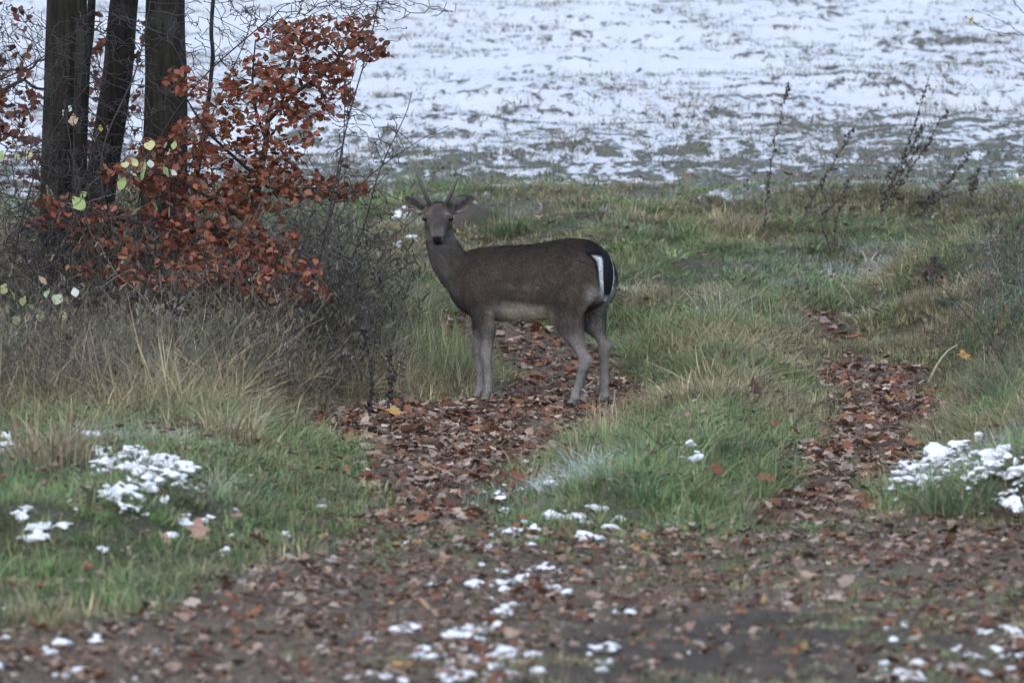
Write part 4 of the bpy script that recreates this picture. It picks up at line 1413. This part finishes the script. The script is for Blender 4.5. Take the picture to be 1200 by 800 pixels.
# leaves hang on twigs: pull each towards the nearest skeleton node
for i0 in range(0, len(lp_), 400):
    D = ((lp_[i0:i0 + 400, None] - N_[None]) ** 2).sum(-1); k = D.argmin(1)
    v = lp_[i0:i0 + 400] - N_[k]; dl = np.linalg.norm(v, axis=1, keepdims=True)
    lp_[i0:i0 + 400] = N_[k] + v * np.minimum(1, .045 / (dl + 1e-6))
leafy(beech, 'foliage', lp_, org, .049, REDS, rb, 290)

# a second, darker beech at the left edge, behind the trunk
rb2 = np.random.default_rng(22)
D2 = 33.2
c0 = at(-35, 250, D2); c0[2] = Hs(c0[0], c0[1]) - .05
stems = [[c0] + pxline([(-32, 200), (-25, 120), (-10, 50), (0, -30)], D2), pxline([(-28, 150), (0, 110), (35, 90)], D2), pxline([(-30, 190), (0, 165), (30, 150)], D2)]
ell2 = [(10, 70, 30, 30, .45), (22, 120, 26, 20, 1.0), (8, 145, 30, 18, 1.0), (25, 165, 20, 10, .6), (120, 140, 30, 60, .4), (60, 190, 60, 20, .25), (40, 215, 40, 14, .5), (110, 60, 30, 50, .35), (150, 110, 20, 60, .35), (160, 40, 15, 40, .3), (-20, 90, 30, 40, .7), (10, 20, 30, 20, .25), (-30, 150, 30, 40, .6)]
A = ellipse_attr(ell2, D2, .2, .04, rb2)
N2, pa2 = skeleton(stems, A, rng=rb2, di=.4, dk=.06, iters=50)
ch2, _ = skeleton_tubes(N2, pa2, .022, .0014, 2.2)
org2 = c0 + np.array([0, 0, .05])
be2 = empty('beech_tree', tuple(org2))
tag(be2, 'small beech with dark maroon leaves at the upper left edge, behind the trunks', 'tree')
mobj('trunk', chains_mesh('trunk', ch2, (.045, .036, .033), M_TWIG, org2, 5), be2)
lp2 = ellipse_attr(ell2, D2, .2, .13, rb2)
leafy(be2, 'foliage', lp2, org2, .06, REDS * np.array([.62, .62, .75]), rb2, 120)


# --- bare shrubs
def bare_shrub(name, base_px, dist, stems_px, ell, dens, label, seed, r0=.010, col=(.055, .045, .042), spread=.2, rmin=.0021, extra=None):
    rng = np.random.default_rng(seed)
    bs = at(*base_px, dist); bs[2] = Hs(bs[0], bs[1])
    st = []
    for s_ in stems_px:
        ln_ = pxline(s_, dist, dist + rng.normal(0, .15))
        if s_[0][1] > 270:
            q0 = bs + np.array([rng.normal(0, .05), rng.normal(0, .05), -.03]); ln_ = [q0] + ln_
        st.append(ln_)
    A = ellipse_attr(ell, dist, spread, dens, rng)
    N_, pa = skeleton(st, A, rng=rng, step=.05, di=.40, dk=.045, iters=80)
    ch_, _ = skeleton_tubes(N_, pa, r0, rmin, 2.0)
    root = empty(name, tuple(bs))
    tag(root, label, 'shrub', 'leafless shrubs around the trunks')
    mobj('branches', chains_mesh('branches', ch_, col, M_TWIG, bs, 4), root)
    # buds
    tips = N_[rng.random(len(N_)) < .22]
    g = Geo()
    for p in tips:
        V = ICO_V[:12] if False else np.array([[1, 0, 0], [-1, 0, 0], [0, 1, 0], [0, -1, 0], [0, 0, 1.6], [0, 0, -1.6]]) * .0042
        g.add(V + p + rng.normal(0, .003, 3), np.array([[0, 2, 4], [2, 1, 4], [1, 3, 4], [3, 0, 4], [2, 0, 5], [1, 2, 5], [3, 1, 5], [0, 3, 5]]), (.05, .035, .035))
    if len(tips): tag(mobj('buds', g.mesh('buds', M_TWIG, False, bs), root), kind='stuff')
    return root, bs, N_


bare_shrub('bare_shrub', (360, 400), 30.4, [[(362, 390), (372, 320), (390, 230), (408, 140), (425, 80), (440, 20), (448, -40)], [(358, 395), (375, 300), (420, 220), (480, 172), (528, 146)], [(365, 395), (400, 330), (425, 270), (445, 200), (475, 135), (482, 110)],
           [(350, 395), (345, 330), (385, 260), (400, 190), (404, 120), (402, 60)], [(370, 395), (410, 350), (455, 325), (495, 300)], [(366, 390), (420, 310), (470, 270), (520, 228)], [(385, 240), (430, 225), (465, 190)]],
           [(430, 170, 50, 45), (410, 260, 60, 60), (440, 320, 60, 40), (380, 330, 50, 60), (430, 30, 60, 40, .4), (500, 10, 50, 14, .4), (350, 250, 40, 60, .5)], .060, 'bare thorny shrub with arching twigs between the red beech and the deer', 31, .0095)
bare_shrub('bare_shrub', (300, 410), 30.2, [[(300, 400), (330, 340), (365, 290), (410, 250)], [(295, 400), (280, 320), (300, 250), (330, 200)], [(305, 400), (345, 360), (395, 345), (440, 350)]],
           [(360, 300, 70, 60), (320, 360, 70, 40), (400, 370, 50, 30), (260, 320, 60, 60, .6)], .050, 'low tangled grey shrub under the red beech', 32, .008, (.085, .072, .066))
bare_shrub('bare_shrub', (150, 400), 31.0, [[(150, 395), (160, 300), (170, 200), (230, 100), (330, 10)], [(155, 395), (200, 320), (215, 220), (255, 120), (290, 40), (300, -20)], [(145, 395), (130, 280), (120, 180), (160, 80), (180, -20)], [(150, 395), (110, 300), (40, 270)]],
           [(130, 120, 70, 120, .9), (30, 100, 50, 90, .6), (250, 40, 60, 50, .8), (340, 15, 60, 25, .8), (120, 300, 90, 60, .8), (60, 230, 70, 70, .9), (210, 250, 80, 70, .8), (130, 220, 60, 60, .9), (430, 5, 60, 18, .6)], .060, 'tall thin twiggy shrub among the trunks', 33, .010, (.05, .042, .040), .5)
bare_shrub('bare_shrub', (20, 400), 30.8, [[(20, 395), (15, 320), (30, 240), (60, 160), (110, 90)], [(18, 395), (0, 330), (-20, 260)], [(25, 395), (60, 320), (80, 280)], [(-30, 105), (20, 85), (60, 60), (105, 25)]],
           [(30, 300, 60, 60, .9), (20, 210, 50, 50, .6), (20, 40, 40, 40, .6), (70, 330, 60, 40, .8)], .060, 'dark bare shrub filling the left edge below the maroon beech', 34, .009, (.045, .038, .036), .3)


bare_shrub('bare_shrub', (70, 400), 30.2, [[(70, 395), (65, 320), (90, 250), (120, 190)], [(75, 395), (110, 330), (150, 280), (190, 250)], [(66, 395), (40, 320), (10, 280)], [(72, 395), (85, 300), (60, 210)]],
           [(60, 300, 70, 60, 1.0), (130, 310, 70, 50, 1.0), (90, 240, 60, 40, .8), (20, 330, 50, 40, .8)], .05, 'dense dark twig thicket in front of the leftmost trunks', 35, .009, (.042, .035, .033), .3)
bare_shrub('bare_shrub', (250, 420), 29.7, [[(250, 410), (245, 350), (270, 290), (300, 240)], [(252, 410), (220, 350), (190, 310)], [(255, 410), (290, 360), (340, 330)]],
           [(250, 340, 70, 45, 1.0), (200, 360, 60, 40, .8), (310, 370, 60, 35, .8)], .04, 'short brown twig thicket right under the red beech leaves', 36, .008, (.06, .05, .044), .25)


# --- broad-leaved saplings with a few yellowing leaves
def big_leaf(root, org, px, py, dist, size, col, tilt, name='leaf'):
    lv, lf = BEECH[int(RNG.integers(0, 3))]
    lv = lv * np.array([1.25, 1, 1]) * size
    o = mobj(name, npmesh(name, lv, lf, M_FOLIAGE, False, np.tile(np.array(col), (len(lv), 1))), root, tuple(at(px, py, dist) - org))
    o.rotation_euler = tilt
    return o


YG, PY, TN, WH = (.30, .36, .13), (.46, .44, .20), (.42, .30, .20), (.50, .52, .44)


def leafy_sapling(base_px, dist, stems_px, leaves, label, seed):
    rng = np.random.default_rng(seed)
    bs = at(*base_px, dist); bs[2] = Hs(bs[0], bs[1])
    root = empty('lime_sapling', tuple(bs))
    tag(root, label, 'sapling', 'saplings with a few yellowing leaves')
    g = Geo()
    for s_ in stems_px:
        ln_ = pxline(s_, dist)
        if s_[0][1] >= 330: ln_ = [bs - np.array([0, 0, .03])] + ln_
        L_ = smooth_line(ln_, 8, .004, rng)
        V, F = tube(L_, np.linspace(.006, .0016, len(L_)), 5); g.add(V, F, (.06, .05, .045))
    mobj('stem', g.mesh('stem', M_TWIG, True, bs), root)
    for px, py, sz_, c in leaves:
        big_leaf(root, bs, px, py, dist - .01, sz_, c, (rng.uniform(.7, 1.5), rng.normal(0, .5), rng.uniform(-1.4, 1.4)))
    return root


leafy_sapling((120, 370), 30.0, [[(120, 340), (118, 270), (150, 215), (170, 198)], [(120, 300), (95, 245), (80, 225)], [(135, 240), (165, 190), (185, 168), (205, 160)], [(125, 340), (160, 290), (196, 205)]],
              [(168, 199, .11, YG), (176, 192, .05, WH), (194, 200, .075, YG), (203, 202, .05, WH), (143, 215, .075, YG), (150, 224, .05, PY), (92, 238, .10, YG), (98, 228, .05, YG), (158, 190, .055, PY), (147, 193, .05, PY), (176, 170, .07, PY), (194, 170, .045, WH), (204, 170, .05, YG), (157, 204, .04, PY), (198, 178, .04, WH)],
              'slim sapling holding large yellow-green leaves in front of the trunks', 41)
leafy_sapling((85, 360), 31.2, [[(85, 340), (90, 240), (80, 150), (75, 120)], [(88, 230), (105, 190), (115, 150)]],
              [(74, 133, .06, WH), (82, 127, .05, WH), (86, 140, .08, TN), (108, 162, .06, TN), (115, 157, .05, TN), (118, 150, .04, (.5, .36, .08)), (126, 150, .04, TN), (34, 180, .06, PY), (20, 183, .05, PY), (34, 185, .04, TN)],
              'thin sapling with pale tan leaves against the far left trunk', 42)
leafy_sapling((40, 430), 29.3, [[(40, 420), (35, 370), (20, 340), (5, 335)], [(42, 420), (55, 370), (70, 345), (85, 335)], [(30, 400), (-10, 360), (-30, 350)]],
              [(5, 338, .07, PY), (14, 345, .07, YG), (28, 352, .06, (.26, .28, .13)), (38, 362, .06, (.24, .28, .14)), (50, 328, .06, TN), (56, 343, .06, (.32, .38, .22)), (68, 350, .07, (.36, .40, .26)), (88, 342, .06, WH), (75, 370, .06, PY), (35, 372, .05, (.38, .28, .10)), (10, 360, .07, (.24, .28, .14)), (48, 372, .06, YG), (20, 375, .06, (.25, .27, .14)), (-5, 350, .07, YG), (62, 372, .05, TN), (0, 182, .06, YG)],
              'low shrub with pale olive-yellow leaves at the left edge', 43)


# --- dead weed stalks
def weed(base_px, dist, stems_px, label, seed, r0=.0045, col=(.060, .048, .044), beads=True, name='weed_stalk', twigs=7):
    rng = np.random.default_rng(seed)
    b_ = at(*base_px, dist); b_[2] = Hs(b_[0], b_[1])
    root = empty(name, tuple(b_))
    tag(root, label, 'weed', 'dead weed stalks')
    for s_ in stems_px:
        g = Geo()
        ln_ = [b_ - np.array([0, 0, .03])] + pxline(s_, dist, dist + rng.normal(0, .1))
        L_ = smooth_line(ln_, 10, .004, rng)
        V, F = tube(L_, np.linspace(r0, r0 * .3, len(L_)), 5); g.add(V, F, col)
        m_ = len(L_)
        for _ in range(twigs):
            k = int(rng.uniform(.3, .97) * m_)
            dirn = L_[min(k + 1, m_ - 1)] - L_[k - 1]; dirn /= np.linalg.norm(dirn) + 1e-9
            side = rng.normal(0, 1, 3); side[1] *= .5
            e_ = L_[k] + (dirn * .75 + side * .35) * rng.uniform(.04, .15)
            V, F = tube(smooth_line([L_[k], (L_[k] + e_) / 2 + rng.normal(0, .005, 3), e_], 3), np.linspace(r0 * .45, r0 * .2, 7), 3); g.add(V, F, col)
        if beads:                                   # dry seed heads and shrivelled leaves close to the stem
            for _ in range(int(m_ * 1.6)):
                k = int(rng.uniform(.2, 1) * (m_ - 1)); rr_ = rng.uniform(.004, .011)
                V = np.array([[1, 0, 0], [-1, 0, 0], [0, 1, 0], [0, -1, 0], [0, 0, 1.5], [0, 0, -1.5]]) * rr_ + rng.normal(0, rr_ * .3, (6, 3))
                g.add(V + L_[k] + rng.normal(0, .008, 3), np.array([[0, 2, 4], [2, 1, 4], [1, 3, 4], [3, 0, 4], [2, 0, 5], [1, 2, 5], [3, 1, 5], [0, 3, 5]]), np.array(col) * rng.uniform(.7, 1.6))
        mobj('stem', g.mesh('stem', M_TWIG, False, b_), root)
    return root


weed((895, 268), 38.6, [[(899, 225), (908, 165), (920, 115), (925, 98)]], 'tall upright dead stalk, first from the deer on the bank', 51)
weed((930, 270), 38.5, [[(950, 238), (968, 205), (988, 172), (1000, 150)]], 'long dead stalk leaning right on the bank', 52)
weed((974, 280), 38.0, [[(985, 240), (996, 208)], [(965, 255), (985, 232)]], 'short dark forked stalk on the bank', 53)
weed((1031, 252), 39.4, [[(1045, 215), (1065, 165), (1080, 120), (1088, 92)], [(1040, 225), (1060, 190), (1075, 160), (1085, 145)], [(1050, 225), (1080, 180), (1100, 145), (1112, 130)], [(1048, 220), (1070, 182), (1082, 168)], [(1036, 215), (1052, 190)]],
     'bushy clump of tall dead stalks on the bank', 54)
weed((1072, 246), 39.8, [[(1095, 230), (1118, 205), (1136, 180)], [(1090, 238), (1120, 226)], [(1085, 235), (1095, 225)]], 'low spreading dead stalk right of the bushy clump', 55)
weed((1135, 246), 39.8, [[(1141, 220), (1148, 195)], [(1137, 225), (1139, 212)]], 'thin upright dead stalk near the right edge of the bank', 56, .0035)
weed((1128, 295), 37.6, [[(1150, 275), (1168, 255)]], 'short bent stalk at the right edge of the bank', 57, .004, twigs=3)
weed((1097, 345), 34.8, [[(1096, 320), (1092, 300)], [(1085, 325), (1086, 318)], [(1103, 320), (1102, 310)], [(1090, 312), (1095, 300)]], 'clump of withered nettles hanging over the right bank', 58, .004, (.07, .052, .045))
weed((1198, 462), 29.6, [[(1160, 400), (1125, 360), (1110, 345)], [(1175, 420), (1190, 370), (1200, 340)]], 'dark bramble shoot leaning in from the right edge', 59, .0045, (.045, .045, .038), False)
weed((432, 505), 28.4, [[(434, 470), (437, 420), (443, 360), (447, 305)], [(436, 440), (428, 400), (430, 385)]], 'dark dead stalk left of the forelegs of the deer', 60, .0055, (.05, .04, .038))
weed((455, 470), 28.9, [[(456, 440), (455, 405)], [(458, 450), (465, 425)]], 'thin short stalk between the dark stalk and the deer', 61, .003)
weed((470, 470), 29.0, [[(472, 440), (470, 410)]], 'thin pale stalk just left of the forelegs of the deer', 62, .0025, (.14, .115, .09), True, 'weed_stalk', 3)
weed((76, 520), 27.4, [[(77, 470), (80, 420), (78, 390)]], 'dark stalk standing in the dry grass at the left', 63, .004)
weed((205, 470), 28.6, [[(204, 430), (207, 380), (205, 350)], [(206, 430), (215, 400)]], 'dark stalk in the dry grass below the red leaves', 64, .004)
weed((690, 372), 33.5, [[(648, 390), (650, 375)]], 'x', 65) if False else None

# pale bent blade over the right-hand path
p0 = gp(1088, 448)
L_ = smooth_line([p0, at(1098, 428, p0[1]) + [0, 0, 0], at(1110, 412, p0[1]), at(1122, 404, p0[1])], 8)
V, F = tube(L_, np.linspace(.009, .003, len(L_)), 5)
bl = mobj('reed_blade', npmesh('reed_blade', V - p0, F, M_HERB, True, np.tile(np.array([.36, .33, .22]), (len(V), 1))), None, tuple(p0))
tag(bl, 'pale bent reed blade at the edge of the right-hand path', 'reed')

# twigs reaching in at the top right from a sapling just outside the picture
tw = empty('sapling', tuple(np.array([2.45, 25.0, Hs(2.45, 25.0)])))
tag(tw, 'bare sapling whose twig tips reach in at the top right corner', 'sapling')
to = np.array(tw.location)
g = Geo()
for ln_, r_ in (([to - [0, 0, .05], to + [.02, 0, .8], to + [-.02, .05, 1.7], to + [.05, 0, 2.9]], .014),
                ([to + [.0, 0, 1.35], at(1225, 46, 25), at(1200, 42, 25), at(1170, 38, 25), at(1150, 32, 25), at(1132, 20, 25)], .0028), ([to + [0, 0, 1.75], at(1215, 25, 25), at(1196, 12, 25), at(1184, -5, 25)], .0025),
                ([at(1200, 42, 25), at(1175, 25, 25), at(1140, 12, 25)], .0015), ([to + [0, 0, 1.0], at(1230, 185, 25), at(1200, 162, 25), at(1172, 145, 25)], .0028), ([at(1222, 188, 25), at(1190, 175, 25), at(1175, 162, 25)], .0018),
                ([at(1215, 90, 25), at(1195, 70, 25), at(1172, 50, 25)], .0016)):
    L_ = smooth_line(ln_, 8, .002)
    V, F = tube(L_, np.linspace(r_, r_ * .35, len(L_)), 5); g.add(V, F, (.05, .042, .045))
    for k in range(4, len(L_), 4):
        g.add(np.array([[1, 0, 0], [-1, 0, 0], [0, 1, 0], [0, -1, 0], [0, 0, 1.5], [0, 0, -1.5]]) * .0035 + L_[k], np.array([[0, 2, 4], [2, 1, 4], [1, 3, 4], [3, 0, 4], [2, 0, 5], [1, 2, 5], [3, 1, 5], [0, 3, 5]]), (.05, .035, .04))
mobj('trunk', g.mesh('trunk', M_TWIG, True, to), tw)
big_leaf(tw, to, 1138, 24, 25.0, .036, (.38, .27, .08), (1.2, .3, -.8))

# ------------------------------------------------------------------ tangle of dead herbs (nobody could count it)
def herb(seed, n_st, h, leafn, spread=.12):
    r = np.random.default_rng(seed)
    V, F, HT, RD, off = [], [], [], [], 0

    def strip(pts, w):
        nonlocal off
        pts = np.asarray(pts); m_ = len(pts); a = r.uniform(0, 6.28); sdv_ = np.array([math.cos(a), math.sin(a), 0]) * w / 2
        v = np.concatenate([np.stack([pts[i] - sdv_ * (1 - .6 * i / m_), pts[i] + sdv_ * (1 - .6 * i / m_)]) for i in range(m_)])
        f = [[2 * i, 2 * i + 1, 2 * i + 3, 2 * i + 2] for i in range(m_ - 1)]
        V.append(v); F.append(np.array(f) + off); off += len(v)
        HT.append(np.repeat(np.linspace(0, 1, m_), 2)); RD.append(np.full(len(v), r.random()))
    for _ in range(n_st):
        a = r.uniform(0, 6.28); b_ = np.array([math.cos(a), math.sin(a), 0]) * r.uniform(0, spread)
        hh = h * r.uniform(.45, 1.2); ln_ = r.normal(0, .35, 2)
        p = [b_ + np.array([ln_[0] * hh * t ** 1.5, ln_[1] * hh * t ** 1.5, hh * (t - .15 * t * t)]) + r.normal(0, .006, 3) for t in np.linspace(0, 1, 6)]
        strip(p, r.uniform(.004, .007))
        for _ in range(5):
            k = r.integers(1, 6); q0 = p[min(k, 5)]
            e_ = q0 + np.array([r.normal(0, .07), r.normal(0, .07), r.uniform(-.02, .10)])
            strip([q0, (q0 + e_) / 2 + r.normal(0, .01, 3), e_], .0035)
            for _ in range(leafn):
                c = q0 + (e_ - q0) * r.uniform(.2, 1.1); d = r.normal(0, 1, 3); d /= np.linalg.norm(d); s_ = r.uniform(.010, .028)
                strip([c, c + d * s_ * .5 + [0, 0, -.003], c + d * s_ + [0, 0, -.012]], s_ * .42)
    return np.concatenate(V), [np.concatenate(F)], np.concatenate(HT), np.concatenate(RD)


hb = [proto_mesh('herb', M_DRYHERB, herb(500 + i, 9, .40, 2)) for i in range(4)] + [proto_mesh('herb', M_DRYHERB, herb(520 + i, 8, .28, 5)) for i in range(3)]
P_HERB = poly([(-350, 290), (250, 292), (345, 330), (420, 372), (445, 440), (400, 480), (320, 500), (240, 525), (60, 530), (-350, 555)])
P_HERB_R = poly([(1085, 400), (1120, 345), (1250, 320), (1600, 320), (1600, 520), (1150, 520), (1115, 480), (1105, 430)])
x, y = frustum_pts(13000, 23, 36, 1.3)
a_ = sstep(-.15, .3, sdist(P_HERB, x, y)); b_ = sstep(-.1, .3, sdist(P_HERB_R, x, y))
keep = RNG.random(len(x)) < np.maximum(.62 * a_, .22 * b_)
x, y, a_, b_ = x[keep], y[keep], a_[keep], b_[keep]; n = len(x)
dull = np.array([[.115, .092, .075], [.15, .122, .093], [.09, .09, .055], [.07, .055, .046], [.105, .115, .068], [.19, .152, .105]])
tint = dull[RNG.choice(6, n, p=[.24, .2, .2, .14, .12, .10])] * RNG.uniform(.75, 1.25, (n, 1))
grn = (b_ > .4) & (RNG.random(n) < .45)
tint[grn] = np.array([.085, .12, .06]) * RNG.uniform(.8, 1.3, (grn.sum(), 1))
sc = RNG.uniform(.5, 1.45, n) * np.where(y < 28, .75, np.where(y > 30.6, 1.15, .9)) * (.7 + .7 * fbm(x * 2, y * 2, 2, 91)) * np.where(b_ > .3, .6, 1)
scatter('undergrowth', np.stack([x, y, H(x, y) - .01], -1), np.stack([RNG.normal(0, .2, n), RNG.normal(0, .2, n), RNG.uniform(0, 6.28, n)], -1),
        np.stack([sc, sc, sc * RNG.uniform(.8, 1.2, n)], -1), RNG.integers(0, 7, n), tint, np.clip(RNG.normal(-.1, .15, n), 0, .4),
        proto_collection('herb_clump', hb), 'grey-brown tangle of dead herbs under the trees and on the right bank', 'undergrowth')


# ------------------------------------------------------------------ grass tussocks that stand out
M_TUSS = vc_mat('tussock_blade', .75, .2, .25, 60, .25)


def tussock(px, py, rad, h, n_b, pal, label, seed, w=.005, lean=.8, droop=.5):
    p = gp(px, py)
    V, F, ht, rd = blades(n_b, rad, h, .35, w, lean, seed, 5, droop)
    pal = np.array(pal)
    c = pal[(rd * 997).astype(int) % len(pal)] * (.7 + .6 * rd)[:, None]
    o = mobj('grass_tussock', npmesh('grass_tussock', V, F, M_TUSS, False, c), None, tuple(p))
    return tag(o, label, 'tussock', 'grass tussocks that stand out')


S3 = [(.42, .34, .22), (.36, .28, .17), (.30, .22, .13), (.20, .15, .10)]
G3 = [(.085, .13, .055), (.07, .12, .06), (.12, .15, .07), (.25, .21, .13)]
tussock(706, 512, .085, .17, 190, [(.42, .32, .20), (.36, .27, .16), (.30, .20, .12), (.48, .40, .28)], 'straw-yellow grass tussock right in front of the hind hoof of the deer', 801, .0055, .55)
tussock(690, 548, .12, .16, 200, S3 + G3[:1], 'pale dry tussock at the front left of the middle mound', 802)
tussock(862, 272, .14, .17, 170, S3, 'straw-coloured tussock on the far bank', 803, .006)
tussock(592, 280, .16, .22, 260, G3, 'dark green tussock behind the back of the deer', 804, .006)
tussock(60, 545, .17, .28, 300, S3 + [(.16, .13, .09)], 'brown drooping tussock at the left edge by the snow', 805, .006, .9, .6)
tussock(270, 515, .14, .20, 220, S3, 'bleached tussock left of the deer path', 806)
tussock(1120, 600, .16, .15, 260, G3, 'green tussock under the snow of the right-hand mound', 807)
tussock(500, 425, .13, .34, 60, S3, 'sparse tall straw stems left of the chest of the deer', 808, .004, .35, .2)
tussock(460, 440, .15, .30, 90, S3 + G3, 'tall mixed grass beside the dark stalk left of the deer', 809, .0045, .5, .3)
tussock(530, 455, .12, .17, 220, G3, 'bright green tussock touching the forelegs of the deer', 810, .005, .6)
tussock(850, 540, .15, .17, 260, G3, 'lush green tussock at the right end of the middle mound', 811, .005, .8)

# dark earth hump behind the deer's head
hp0 = gp(545, 268)
g = Geo()
r = np.random.default_rng(77)
_b = bmesh.new(); bmesh.ops.create_icosphere(_b, subdivisions=4, radius=1)
V = np.array([v.co[:] for v in _b.verts]); F = np.array([[v.index for v in f.verts] for f in _b.faces]); _b.free()
V = V * (1 + .35 * (fbm(V[:, 0] * 2 + 9, V[:, 2] * 2 + V[:, 1], 4, 81) - .5) + .3 * (fbm(V[:, 0] * 7, V[:, 2] * 7 + V[:, 1] * 5, 3, 82) - .5))[:, None] * np.array([.24, .25, .17])
hm = mobj('earth_hump', npmesh('earth_hump', V, F, M_HERB, False, np.tile(np.array([.075, .064, .05]), (len(V), 1))), None, tuple(hp0))
tag(hm, 'dark earth hump with dry roots behind the head of the deer', 'earth hump')

for k_, (px_, py_) in enumerate(((535, 268), (560, 266))):
    tussock(px_, py_, .15, .13, 160, [(.16, .13, .10), (.22, .18, .13), (.10, .085, .065), (.30, .25, .18)], ['dry root-brown grass in front of the dark earth hump', 'withered brown grass at the right side of the dark earth hump'][k_], 830 + k_, .005, 1.1)
